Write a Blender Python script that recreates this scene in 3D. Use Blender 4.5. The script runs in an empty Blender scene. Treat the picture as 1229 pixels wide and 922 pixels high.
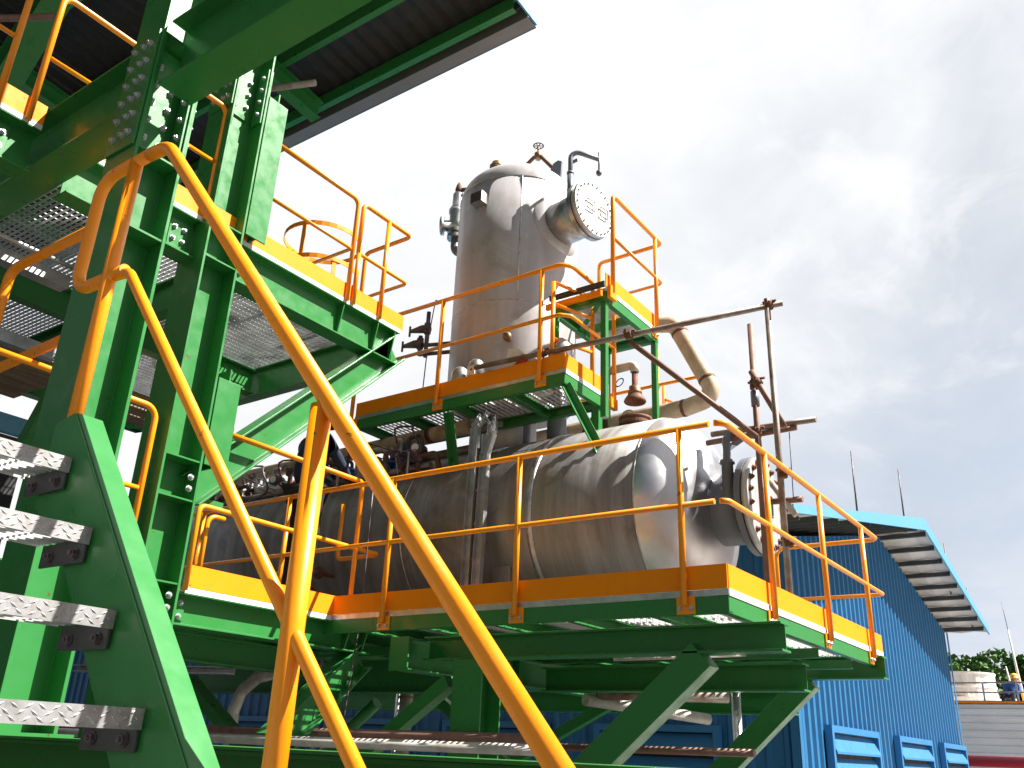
import bpy, bmesh, math, random
from mathutils import Vector as V, Matrix
random.seed(7)
S = bpy.context.scene
COL = S.collection
E = 3.2                                  # eye height above the yard; z below is measured from eye level
PI = math.pi
HINT = (0, 0, 1)

# ------------------------------------------------------------------ mesh builder
class MB:
    def __init__(s): s.v = []; s.f = []; s.s = []
    def add(s, vs, fs, smooth=False):
        n = len(s.v); s.v += [V(p) for p in vs]
        for f in fs: s.f.append([i + n for i in f]); s.s.append(smooth)
        return s
    def box(s, x0, x1, y0, y1, z0, z1):
        if x0 > x1: x0, x1 = x1, x0
        if y0 > y1: y0, y1 = y1, y0
        if z0 > z1: z0, z1 = z1, z0
        vs = [(x, y, z) for z in (z0, z1) for y in (y0, y1) for x in (x0, x1)]
        return s.add(vs, [(0, 2, 3, 1), (4, 5, 7, 6), (0, 1, 5, 4), (2, 6, 7, 3), (0, 4, 6, 2), (1, 3, 7, 5)])
    def ext(s, prof, p0, p1, bdir=HINT, smooth=False):
        p0 = V(p0); p1 = V(p1); t = (p1 - p0).normalized(); b = V(bdir); b = (b - t * b.dot(t)).normalized(); a = b.cross(t)
        n = len(prof)
        vs = [p0 + a * x + b * y for x, y in prof] + [p1 + a * x + b * y for x, y in prof]
        fs = [(i, (i + 1) % n, n + (i + 1) % n, n + i) for i in range(n)]
        area = sum(prof[i][0] * prof[(i + 1) % n][1] - prof[(i + 1) % n][0] * prof[i][1] for i in range(n))
        c0 = list(range(n)); c1 = list(range(n, 2 * n))
        if area > 0: c0.reverse()
        else: c1.reverse(); fs = [f[::-1] for f in fs]
        s.add(vs, fs, smooth); return s.add([], []) if False else s._caps(len(s.v) - 2 * n, c0, c1)
    def _caps(s, n, c0, c1):
        for c in (c0, c1): s.f.append([i + n for i in c]); s.s.append(False)
        return s
    def tube(s, pts, r, n=12, bend=0.0, seg=5, cap=True):
        P = fillet([V(p) for p in pts], bend, seg) if bend else [V(p) for p in pts]
        t = (P[1] - P[0]).normalized(); a = t.orthogonal().normalized(); rings = []
        for i, p in enumerate(P):
            if i == 0: d = P[1] - P[0]
            elif i == len(P) - 1: d = P[-1] - P[-2]
            else: d = (P[i + 1] - p).normalized() + (p - P[i - 1]).normalized()
            d.normalize(); a = (a - d * a.dot(d)).normalized(); b = d.cross(a)
            k = 1.0
            if 0 < i < len(P) - 1:
                c = (P[i] - P[i - 1]).normalized().dot(d); k = 1 / max(c, .5)
            rr = r[i] if isinstance(r, (list, tuple)) else r
            rings.append([p + (a * math.cos(2 * PI * j / n) + b * math.sin(2 * PI * j / n)) * rr * (k if k < 1.2 else 1.1) for j in range(n)])
        vs = [q for R in rings for q in R]; fs = []
        for i in range(len(rings) - 1):
            for j in range(n): fs.append((i * n + j, i * n + (j + 1) % n, (i + 1) * n + (j + 1) % n, (i + 1) * n + j))
        base = len(s.v); s.add(vs, fs, True)
        if cap:
            s.f.append([base + j for j in range(n)][::-1]); s.s.append(False)
            e = base + (len(rings) - 1) * n; s.f.append([e + j for j in range(n)]); s.s.append(False)
        return s
    def lathe(s, o, ax, prof, n=32, sharp=False, closed=False):
        o = V(o); ax = V(ax).normalized(); a = ax.orthogonal().normalized(); b = ax.cross(a)
        base = len(s.v); vs = []; fs = []
        for r, h in prof:
            for j in range(n):
                th = 2 * PI * j / n; vs.append(o + ax * h + (a * math.cos(th) + b * math.sin(th)) * r)
        for i in range(len(prof) - 1):
            for j in range(n): fs.append((i * n + j, i * n + (j + 1) % n, (i + 1) * n + (j + 1) % n, (i + 1) * n + j))
        if closed:
            i = len(prof) - 1
            for j in range(n): fs.append((i * n + j, i * n + (j + 1) % n, (j + 1) % n, j))
        s.add(vs, fs, not sharp)
        if not closed:
            if prof[0][0] > 1e-4: s.f.append([base + j for j in range(n)][::-1]); s.s.append(False)
            if prof[-1][0] > 1e-4:
                e = base + (len(prof) - 1) * n; s.f.append([e + j for j in range(n)]); s.s.append(False)
        return s
    def cyl(s, p0, p1, r, n=16):
        p0 = V(p0); p1 = V(p1); d = p1 - p0
        return s.lathe(p0, d, [(r, 0), (r, d.length)], n)

def fillet(P, rad, seg):
    out = [P[0]]
    for i in range(1, len(P) - 1):
        a = (P[i - 1] - P[i]); b = (P[i + 1] - P[i]); la, lb = a.length, b.length; a.normalize(); b.normalize()
        ang = a.angle(b)
        if ang > PI - .03: out.append(P[i]); continue
        d = min(rad / math.tan(ang / 2), la * .49, lb * .49); r = d * math.tan(ang / 2)
        c = P[i] + (a + b).normalized() * (r / math.sin(ang / 2)); u = P[i] + a * d - c; w = P[i] + b * d - c; tot = u.angle(w)
        axis = u.cross(w).normalized()
        for k in range(seg + 1): out.append(c + Matrix.Rotation(tot * k / seg, 3, axis) @ u)
    out.append(P[-1]); return out

def Iprof(h, w, tf=.014, tw=.01):
    H, W, t = h / 2, w / 2, tw / 2
    return [(-W, -H), (W, -H), (W, -H + tf), (t, -H + tf), (t, H - tf), (W, H - tf), (W, H), (-W, H), (-W, H - tf), (-t, H - tf), (-t, -H + tf), (-W, -H + tf)]
def Cprof(h, w, tf=.01, tw=.008):        # web at a=0, flanges to -a
    H = h / 2
    return [(0, H), (-w, H), (-w, H - tf), (-tw, H - tf), (-tw, -H + tf), (-w, -H + tf), (-w, -H), (0, -H)]
def Tprof(h, w, t=.006): return [(0, -h / 2), (w, -h / 2), (w, -h / 2 + t), (t, -h / 2 + t), (t, h / 2 - t), (w, h / 2 - t), (w, h / 2), (0, h / 2)]
def Lprof(h, w, t=.008): return [(0, 0), (w, 0), (w, t), (t, t), (t, h), (0, h)]
def Rprof(h, w): return [(-w / 2, -h / 2), (w / 2, -h / 2), (w / 2, h / 2), (-w / 2, h / 2)]

BASE = {}
def thing(name, label, cat, loc, group=None):
    o = bpy.data.objects.new(name, None); COL.objects.link(o); o.empty_display_size = .1
    o.location = (loc[0], loc[1], loc[2] + E); BASE[o] = V(loc)
    tag(o, label, cat, group); return o
def tag(o, label=None, cat=None, group=None, kind=None):
    if label: o['label'] = label
    if cat: o['category'] = cat
    if group: o['group'] = group
    if kind: o['kind'] = kind
    return o
def obj(name, mb, mat, parent=None, loc=None, bevel=0):
    base = BASE[parent] if parent else V(loc or (0, 0, 0))
    me = bpy.data.meshes.new(name)
    me.from_pydata([tuple(p - base) for p in mb.v], [], mb.f); me.validate()
    if len(me.polygons) == len(mb.s): me.polygons.foreach_set('use_smooth', mb.s)
    me.materials.append(mat); me.update()
    o = bpy.data.objects.new(name, me); COL.objects.link(o); BASE[o] = base
    if parent: o.parent = parent
    else: o.location = (base.x, base.y, base.z + E)
    if bevel:
        m = o.modifiers.new('bevel', 'BEVEL'); m.width = bevel; m.segments = 2; m.limit_method = 'ANGLE'; m.angle_limit = .7
    return o
def copy_part(src, parent, pos, rot=None):
    c = src.copy(); COL.objects.link(c); c.parent = parent; c.location = V(pos) - BASE[parent]; BASE[c] = BASE[parent]
    if rot is not None: c.rotation_euler = rot.to_euler() if not hasattr(rot, 'order') else rot
    return c

# ------------------------------------------------------------------ materials
def mat(name): 
    m = bpy.data.materials.new(name); m.use_nodes = True; nt = m.node_tree
    return m, nt, nt.nodes['Principled BSDF'], nt.nodes, nt.links
def noise(nt, vec, scale, detail=4, rough=.55, dist=0):
    n = nt.nodes.new('ShaderNodeTexNoise'); n.inputs['Scale'].default_value = scale; n.inputs['Detail'].default_value = detail
    n.inputs['Roughness'].default_value = rough; n.inputs['Distortion'].default_value = dist
    if vec: nt.links.new(vec, n.inputs['Vector'])
    return n.outputs['Fac']
def ramp(nt, fac, stops):
    r = nt.nodes.new('ShaderNodeValToRGB'); e = r.color_ramp.elements
    while len(e) < len(stops): e.new(.5)
    for k, (p, c) in enumerate(stops):
        e[k].position = p; e[k].color = (c, c, c, 1) if not hasattr(c, '__len__') else (*c, 1)
    nt.links.new(fac, r.inputs['Fac']); return r.outputs['Color']
def mix(nt, fac, a, b, mode='MIX'):
    m = nt.nodes.new('ShaderNodeMix'); m.data_type = 'RGBA'; m.blend_type = mode
    for sock, val in ((m.inputs[0], fac), (m.inputs[6], a), (m.inputs[7], b)):
        if hasattr(val, 'is_linked') or hasattr(val, 'links'): nt.links.new(val, sock)
        elif hasattr(val, '__len__'): sock.default_value = (*val, 1) if len(val) == 3 else val
        else: sock.default_value = val
    return m.outputs[2]
def coords(nt, scale=None, kind='Object'):
    t = nt.nodes.new('ShaderNodeTexCoord').outputs[kind]
    if scale:
        mp = nt.nodes.new('ShaderNodeMapping'); mp.inputs['Scale'].default_value = scale; nt.links.new(t, mp.inputs['Vector']); t = mp.outputs['Vector']
    return t
def bump(nt, bsdf, h, strength, dist=.01):
    b = nt.nodes.new('ShaderNodeBump'); b.inputs['Strength'].default_value = strength; b.inputs['Distance'].default_value = dist
    nt.links.new(h, b.inputs['Height']); nt.links.new(b.outputs['Normal'], bsdf.inputs['Normal'])

def paint(name, col, rough=.35, chips=.0, dirt=.25, scale=2.5, spec=.5):
    m, nt, b, N, L = mat(name); v = coords(nt)
    n1 = noise(nt, v, scale, 6, .6)
    d = tuple(c * .72 + .01 for c in col)
    c = mix(nt, ramp(nt, n1, [(.35, 0), (.75, dirt * 2.2)]), col, d)
    n2 = noise(nt, coords(nt, (9, 9, 1.2)), 1.6, 5, .7)                    # runs and smears
    c = mix(nt, ramp(nt, n2, [(.55, 0), (.8, dirt * .9)]), c, (.10, .075, .04))
    if chips:
        n3 = noise(nt, v, 14, 5, .62)
        c = mix(nt, ramp(nt, n3, [(.70 - chips * .06, 0), (.73 - chips * .05, .9)]), c, (.11, .045, .02))
    L.new(c, b.inputs['Base Color'])
    L.new(ramp(nt, noise(nt, v, 9, 4), [(.3, rough - .08), (.7, rough + .14)]), b.inputs['Roughness'])
    b.inputs['Specular IOR Level'].default_value = spec
    bump(nt, b, noise(nt, v, 70, 3), .06, .004)
    return m
def metal(name, col, dark, rough=.4, metallic=1.0, vscale=(1, 1, 1), nscale=3, wob=0, spread=(.35, .7), stain=None):
    m, nt, b, N, L = mat(name); v = coords(nt, vscale)
    c = mix(nt, ramp(nt, noise(nt, v, nscale, 7, .62, .3), [(spread[0], 0), (spread[1], 1)]), col, dark)
    c = mix(nt, ramp(nt, noise(nt, coords(nt), 26, 6, .7), [(.45, 0), (.75, .22)]), c, dark)
    if stain:
        st = noise(nt, coords(nt), 1.7, 6, .65, .5)
        c = mix(nt, ramp(nt, st, [(.52, 0), (.66, .75)]), c, stain)
    L.new(c, b.inputs['Base Color']); b.inputs['Metallic'].default_value = metallic
    L.new(ramp(nt, noise(nt, v, nscale * 2.3, 5), [(.3, max(rough - .1, .05)), (.75, rough + .14)]), b.inputs['Roughness'])
    if wob: bump(nt, b, noise(nt, coords(nt), 2.6, 2, .4, .4), wob, .12)
    else: bump(nt, b, noise(nt, coords(nt), 45, 4), .08, .004)
    return m
M = {}
M['green'] = paint('green_paint', (.028, .188, .042), .32, .4, .06, spec=.42)
M['green2'] = paint('green_paint_worn', (.018, .16, .022), .42, .9, .25, spec=.35)
M['orange'] = paint('orange_paint', (.96, .30, .002), .3, .12, .10, 3.0)
M['orange2'] = paint('orange_paint_toe', (.98, .27, .001), .5, .15, .14, 3.0, spec=.2)
M['blueclad'] = paint('blue_cladding', (.012, .125, .29), .42, 0, .12, .5)
M['bluelouv'] = paint('blue_louvre', (.022, .16, .36), .45, 0, .15, .8)
M['bluefascia'] = paint('blue_fascia', (.10, .30, .48), .4, 0, .1, .5)
M['drum'] = metal('drum_steel', (.33, .325, .325), (.175, .16, .145), .46, .55, (.5, 5, .5), 1.5, 0, (.38, .72), (.16, .135, .105))
M['head'] = metal('polished_head', (.66, .66, .68), (.47, .46, .47), .36, 1, (1, 1, 1), 1.2, .16)
M['band'] = metal('weld_band', (.66, .66, .70), (.34, .32, .31), .36, 1, (3, 3, 3), 4)
M['tower'] = metal('tower_steel', (.56, .54, .565), (.39, .36, .365), .48, .3, (2.4, 2.4, .32), 1.5, 0, (.40, .78), (.36, .33, .30))
M['galv'] = metal('galvanised', (.58, .59, .61), (.36, .37, .38), .42, .85, (1, 1, 1), 8)
M['grate'] = metal('grating_steel', (.68, .69, .70), (.42, .42, .42), .5, .35, (1, 1, 1), 5)
M['grey'] = paint('grey_pipe_paint', (.15, .165, .20), .4, .2, .2)
M['flange'] = metal('flange_steel', (.55, .55, .56), (.30, .29, .28), .38, .9, (1, 1, 1), 6)
M['cover'] = metal('cover_plate', (.72, .72, .73), (.46, .44, .42), .45, .6, (5, 5, .8), 2.4)
M['rust'] = metal('rusty_steel', (.20, .085, .045), (.085, .04, .025), .75, .2, (1, 1, 1), 9)
M['scaf'] = metal('scaffold_tube', (.36, .33, .30), (.19, .12, .085), .55, .55, (1, 1, 1), 5, 0, (.4, .65), (.20, .09, .05))
M['scafrust'] = metal('rusty_scaffold_tube', (.27, .15, .12), (.15, .085, .065), .65, .3, (1, 1, 1), 6)
M['beige'] = metal('primer_pipe', (.52, .41, .29), (.33, .24, .15), .65, .1, (1.5, 1.5, 1.5), 4, 0, (.4, .7), (.24, .13, .07))
M['whitepipe'] = metal('white_pipe', (.62, .60, .57), (.33, .29, .25), .5, .15, (1, 1, 1), 5)
M['brass'] = metal('bronze_valve', (.36, .21, .10), (.14, .09, .06), .5, .7, (1, 1, 1), 9)
M['valve'] = metal('dark_valve', (.17, .13, .15), (.07, .05, .05), .5, .5, (1, 1, 1), 12)
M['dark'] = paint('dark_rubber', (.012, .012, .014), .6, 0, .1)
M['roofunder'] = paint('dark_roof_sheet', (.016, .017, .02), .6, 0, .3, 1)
M['gutter'] = paint('gutter_sheet', (.20, .175, .165), .5, 0, .2, 1)
M['soffit'] = metal('soffit_sheet', (.62, .585, .55), (.44, .40, .36), .6, 0, (1, 1, 1), 2)
M['purlin'] = paint('dark_purlin', (.05, .055, .055), .5, 0, .2)
M['greyclad'] = metal('grey_cladding', (.82, .82, .83), (.68, .68, .69), .5, 0, (.3, .3, 1), 2)
M['whiteclad'] = metal('white_cladding', (.74, .70, .66), (.60, .50, .42), .6, 0, (2, 2, .5), 2)
M['red'] = paint('red_pipe_paint', (.50, .012, .03), .4, 0, .1)
M['white'] = paint('white_sheet', (.75, .75, .76), .5, 0, .1)
M['bluetarp'] = paint('blue_tarp', (.02, .07, .42), .45, 0, .2, 8)
M['redplastic'] = paint('red_print', (.6, .02, .015), .5, 0, .1)
M['bag'] = paint('paper_bag', (.82, .78, .72), .7, 0, .3, 6)
M['navy'] = paint('navy_cloth', (.012, .018, .045), .85, 0, .2, 8)
M['black'] = paint('black_cloth', (.010, .010, .012), .85, 0, .2, 8)
M['bluecloth'] = paint('blue_cloth', (.03, .10, .34), .85, 0, .2, 8)
M['skin'] = paint('skin', (.38, .2, .12), .6, 0, .1)
M['yellowhat'] = paint('yellow_plastic', (.8, .5, .02), .35, 0, .1)
M['wood'] = metal('weathered_plank', (.30, .22, .16), (.15, .105, .075), .8, 0, (1, 8, 8), 3)
M['bark'] = metal('bark', (.14, .10, .07), (.07, .05, .035), .9, 0, (4, 4, 1), 4)
def foliage(name, a, b):
    m, nt, s, N, L = mat(name)
    L.new(mix(nt, ramp(nt, noise(nt, coords(nt), .9, 3), [(.35, 0), (.65, 1)]), a, b), s.inputs['Base Color']); s.inputs['Roughness'].default_value = .6
    return m
M['leaf'] = foliage('leaf_dark', (.03, .095, .018), (.07, .17, .03)); M['leaf2'] = foliage('leaf_light', (.07, .17, .03), (.12, .24, .05))
def ground_mat():
    m, nt, b, N, L = mat('yard_concrete'); v = coords(nt)
    c = mix(nt, ramp(nt, noise(nt, v, .35, 8, .65), [(.35, 0), (.7, 1)]), (.095, .09, .083), (.055, .052, .048))
    c = mix(nt, ramp(nt, noise(nt, v, 6, 6, .7), [(.5, 0), (.75, .5)]), c, (.04, .038, .035))
    L.new(c, b.inputs['Base Color']); b.inputs['Roughness'].default_value = .85; bump(nt, b, noise(nt, v, 20, 6), .3, .02); return m
def ground_mat2():
    m, nt, b, N, L = mat('pale_bounce_paving'); v = coords(nt)
    c = mix(nt, ramp(nt, noise(nt, v, .6, 8, .65), [(.35, 0), (.7, 1)]), (.46, .44, .41), (.30, .285, .26)); L.new(c, b.inputs['Base Color']); b.inputs['Roughness'].default_value = .9; return m
M['bounce_paving'] = ground_mat2()
M['ground'] = ground_mat()
def checker():
    m, nt, b, N, L = mat('checker_plate'); v = coords(nt)
    c = mix(nt, ramp(nt, noise(nt, v, 22, 6, .7), [(.4, 0), (.7, 1)]), (.42, .42, .43), (.26, .25, .235))
    c = mix(nt, ramp(nt, noise(nt, v, 9, 5, .6), [(.62, 0), (.68, .7)]), c, (.30, .17, .09))
    L.new(c, b.inputs['Base Color']); b.inputs['Metallic'].default_value = .55; b.inputs['Roughness'].default_value = .45; return m
M['checker'] = checker()

# ------------------------------------------------------------------ shared pieces
hexb = MB(); hexb.lathe((0, 0, -E * 0), (0, 0, 1), [(.021, 0), (.021, .004)], 14); hexb.lathe((0, 0, .004), (0, 0, 1), [(.0165, 0), (.0165, .012), (.013, .015)], 6, True); hexb.cyl((0, 0, .015), (0, 0, .026), .009, 8)
def bolt_mesh(name, m):
    me = bpy.data.meshes.new(name); me.from_pydata([tuple(p) for p in hexb.v], [], hexb.f); me.materials.append(m); return me
BOLT = bolt_mesh('bolt_galv', M['galv']); BOLTR = bolt_mesh('bolt_rust', M['rust'])
BOLTD = bolt_mesh('bolt_dark', M['valve'])
def bolt(parent, pos, nrm, me=BOLT, sc=1.0):
    o = bpy.data.objects.new('bolt', me); COL.objects.link(o); o.parent = parent
    o.location = V(pos) - BASE[parent]; o.rotation_euler = V(nrm).to_track_quat('Z', 'Y').to_euler(); o.scale = (sc, sc, sc); return o
def grating(x0, x1, y0, y1, z, along='X', sp=.04, cross=.1, h=.028, mb=None):
    g = mb or MB()
    if along == 'X':
        n = max(1, int((y1 - y0) / sp))
        for i in range(n + 1): y = y0 + (y1 - y0) * i / n; g.box(x0, x1, y - .002, y + .002, z - h, z)
        n = max(1, int((x1 - x0) / cross))
        for i in range(n + 1): x = x0 + (x1 - x0) * i / n; g.box(x - .003, x + .003, y0, y1, z - .009, z - .003)
    else:
        n = max(1, int((x1 - x0) / sp))
        for i in range(n + 1): x = x0 + (x1 - x0) * i / n; g.box(x - .002, x + .002, y0, y1, z - h, z)
        n = max(1, int((y1 - y0) / cross))
        for i in range(n + 1): y = y0 + (y1 - y0) * i / n; g.box(x0, x1, y - .003, y + .003, z - .009, z - .003)
    return g
RT = .021
def post_part(root, x, y, z0, z1, nrm=None, r=RT, brk=True, off=0):
    p = obj('post', MB().tube([(x, y, z0), (x, y, z1)], r, 14), M['orange'], root)
    if nrm is not None:
        nx, ny = nrm; t = .012; b = MB(); h0, h1 = z0 - .05, z0 + .055
        cx, cy = x + nx * off, y + ny * off
        if nx: b.box(cx - nx * .004, cx - nx * (.004 + t), y - .06, y + .06, h0, h1)
        else: b.box(x - .06, x + .06, cy - ny * .004, cy - ny * (.004 + t), h0, h1)
        bk = obj('bracket', b, M['orange'], p, bevel=.002)
        for s in (-1, 1):
            if nx: bolt(bk, (cx - nx * .004 + nx * .001, y + s * .038, z0 - .015), (nx, 0, 0), BOLT, .75)
            else: bolt(bk, (x + s * .038, cy - ny * .004 + ny * .001, z0 - .015), (0, ny, 0), BOLT, .75)
    return p
def rail_part(root, name, pts, r=RT, bend=.08): return obj(name, MB().tube(pts, r, 14, bend, 6), M['orange'], root)

# ================================================================== SETTING
g = MB(); g.add([(-250, -250, -E), (250, -250, -E), (250, 250, -E), (-250, 250, -E)], [(0, 1, 2, 3)])
tag(obj('ground', g, M['ground'], loc=(0, 0, -E)), kind='structure')

g = MB(); g.add([(9.6, -40, -E + .004), (31.8, -40, -E + .004), (31.8, 3.9, -E + .004), (9.6, 3.9, -E + .004)], [(0, 1, 2, 3)])  # unseen pale sheet added to bounce light onto the gable and soffit
tag(obj('bounce_pavement', g, M['bounce_paving'], loc=(20, 0, -E)), kind='structure')
# ---- blue industrial building
def building():
    X0, X1, Y0, Y1, ZE, ZR = 12.0, 22.57, 4.0, 24.0, 2.9, 4.02
    XM = 17.3
    t = thing('blue_building', 'blue corrugated metal shed with a gable roof and louvres behind the vessel', 'building', (XM, Y0, -E))
    top = lambda x: ZE + (ZR - ZE) * (1 - abs(x - XM) / (XM - X0)) if x < XM else ZE + (ZR - ZE) * (1 - abs(x - XM) / (X1 - XM))
    def ribs(a0, a1, pitch, d):
        out = [(a0, 0)]; a = a0 + pitch * .3
        while a + pitch * .55 < a1:
            out += [(a, 0), (a + pitch * .12, d), (a + pitch * .36, d), (a + pitch * .48, 0)]; a += pitch
        out.append((a1, 0)); return out
    w = MB(); R = ribs(X0, X1, .25, .04); vs = []
    for x, d in R: vs += [(x, Y0 - d, -E), (x, Y0 - d, top(x))]
    w.add(vs, [(2 * i, 2 * i + 2, 2 * i + 3, 2 * i + 1) for i in range(len(R) - 1)])
    obj('gable_wall', w, M['blueclad'], t)
    w = MB(); R = ribs(Y0, Y1, .25, .04); vs = []
    for y, d in R: vs += [(X0 - d, y, -E), (X0 - d, y, ZE)]
    w.add(vs, [(2 * i, 2 * i + 1, 2 * i + 3, 2 * i + 2) for i in range(len(R) - 1)])
    obj('side_wall', w, M['blueclad'], t)
    w = MB().box(X1 - .05, X1, Y0, Y1, -E, ZE); w.box(X0, X1, Y1, Y1 + .05, -E, ZE); obj('rear_wall', w, M['blueclad'], t)
    c = MB().box(X0 - .09, X0 + .03, Y0 - .06, Y0 - .052, -E, ZE - .1); c.box(X0 - .09, X0 - .08, Y0 - .054, Y0 + .06, -E, ZE - .1); obj('corner_flashing', c, M['blueclad'], t); c = MB()
    c.box(X1 - .06, X1 + .08, Y0 - .06, Y0 - .05, -E, ZE); obj('corner_flashing', c, M['blueclad'], t)
    YF = 3.16; th = .07
    for nm, xa, za, xb, zb in (('roof', 9.85, 2.66, XM, ZR + .1), ('roof', XM, ZR + .1, 22.98, 2.93)):
        r = MB(); n = 46; prof = []
        dx, dz = xb - xa, zb - za; Ln = math.hypot(dx, dz); nx, nz = -dz / Ln, dx / Ln
        ys = [YF + .01 + (Y1 + .4 - YF) * i / 80 for i in range(81)]
        vs = []; 
        for i, y in enumerate(ys):
            d = .03 if i % 2 else 0
            for x, z in ((xa, za), (xb, zb)): vs += [(x + nx * d, y, z + nz * d), (x + nx * (d + .012), y, z + nz * (d + .012))]
        fs = []
        for i in range(80):
            a = 4 * i; b = a + 4; fs += [(a, b, b + 2, a + 2), (a + 1, a + 3, b + 3, b + 1)]
        r.add(vs, fs); ro = obj(nm, r, M['soffit'], t)
        k = 9
        for i in range(k):
            f = (i + .35) / k; x, z = xa + dx * f, za + dz * f
            p = MB().ext(Cprof(.08, .045, .01, .01), (x - nx * .05, YF + .02, z - nz * .05), (x - nx * .05, Y0 + .1, z - nz * .05), (nx, 0, nz))
            obj('purlin', p, M['purlin'], ro)
        fm = MB(); ha, hb = (.05, .11) if xa < 15 else (.11, .08); vs = []
        for yy in (YF - .03, YF - .002): vs += [(xa, yy, za - ha + .03), (xb, yy, zb - hb + .03), (xb, yy, zb + hb + .03), (xa, yy, za + ha + .03)]
        fm.add(vs, [(0, 1, 2, 3), (7, 6, 5, 4)] + [(i, 4 + i, 4 + (i + 1) % 4, (i + 1) % 4) for i in range(4)]); obj('fascia', fm, M['bluefascia'], ro)
        s = MB(); s.ext(Rprof(.016, Y1 + .4 - YF), (xa, (YF + Y1 + .4) / 2, za + .052), (xb, (YF + Y1 + .4) / 2, zb + .052), (nx, 0, nz)); obj('roof_cap_sheet', s, M['bluefascia'], ro)
    def louvre(name, o, u, nrm, wdt, z0, z1):
        o = V(o); u = V(u); n = V(nrm)
        f = MB(); fr = .09; dp = .10
        def bar(a0, a1, b0, b1, d0, d1):
            ps = [o + u * a + V((0, 0, b)) + n * d for b in (b0, b1) for d in (d0, d1) for a in (a0, a1)]
            f.add(ps, [(0, 1, 3, 2), (4, 6, 7, 5), (0, 4, 5, 1), (2, 3, 7, 6), (0, 2, 6, 4), (1, 5, 7, 3)])
        bar(0, fr, z0, z1, .05, .05 + dp); bar(wdt - fr, wdt, z0, z1, .05, .05 + dp); bar(fr, wdt - fr, z1 - fr, z1, .05, .05 + dp); bar(fr, wdt - fr, z0, z0 + fr, .05, .05 + dp)
        lo = obj('louvre', f, M['bluelouv'], t)
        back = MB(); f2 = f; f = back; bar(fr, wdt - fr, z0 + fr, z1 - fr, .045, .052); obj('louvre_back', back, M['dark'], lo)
        sl = MB(); k = int((z1 - z0 - 2 * fr) / .30)
        for i in range(k):
            zt = z1 - fr - .02 - i * .30
            ps = []
            for d, z in ((.06, zt), (.17, zt - .22), (.17, zt - .25), (.06, zt - .03)):
                for a in (fr, wdt - fr): ps.append(o + u * a + n * d + V((0, 0, z)))
            sl.add(ps, [(0, 2, 3, 1), (2, 4, 5, 3), (4, 6, 7, 5), (6, 0, 1, 7), (0, 6, 4, 2), (1, 3, 5, 7)])
        obj('slat', sl, M['bluelouv'], lo)
    for xa, xb in ((12.96, 15.38), (16.65, 19.12), (20.14, 22.40)): louvre('louvre', (xa, Y0, 0), (1, 0, 0), (0, -1, 0), xb - xa, -1.3, .52)
    for ya, yb in ((5.0, 6.9), (7.7, 9.7), (10.4, 12.4), (13.1, 15.1)): louvre('louvre', (X0, yb, 0), (0, -1, 0), (-1, 0, 0), yb - ya, -1.3, .44)
    for i, (x, y, z0, z1) in enumerate(((13.7, 3.4, 3.35, 4.55), (16.95, 3.4, 4.05, 5.15), (22.6, 3.4, 3.1, 3.88), (20.55, 3.4, 3.5, 4.48))):
        o = obj('lightning_rod', MB().tube([(x, y, z0 - .1), (x + (.03 if i < 2 else 0), y, z1)], [.016, .010], 6), M['valve'], loc=(x, y, z0))
        tag(o, ('thin tall rod rising from the blue roof left of its peak', 'thin tall rod rising behind the peak of the blue roof', 'short thin spike low on the right slope of the blue roof', 'short thin spike just right of the peak of the blue roof')[i], 'lightning rod', 'lightning rods on the blue roof')
building()

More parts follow.
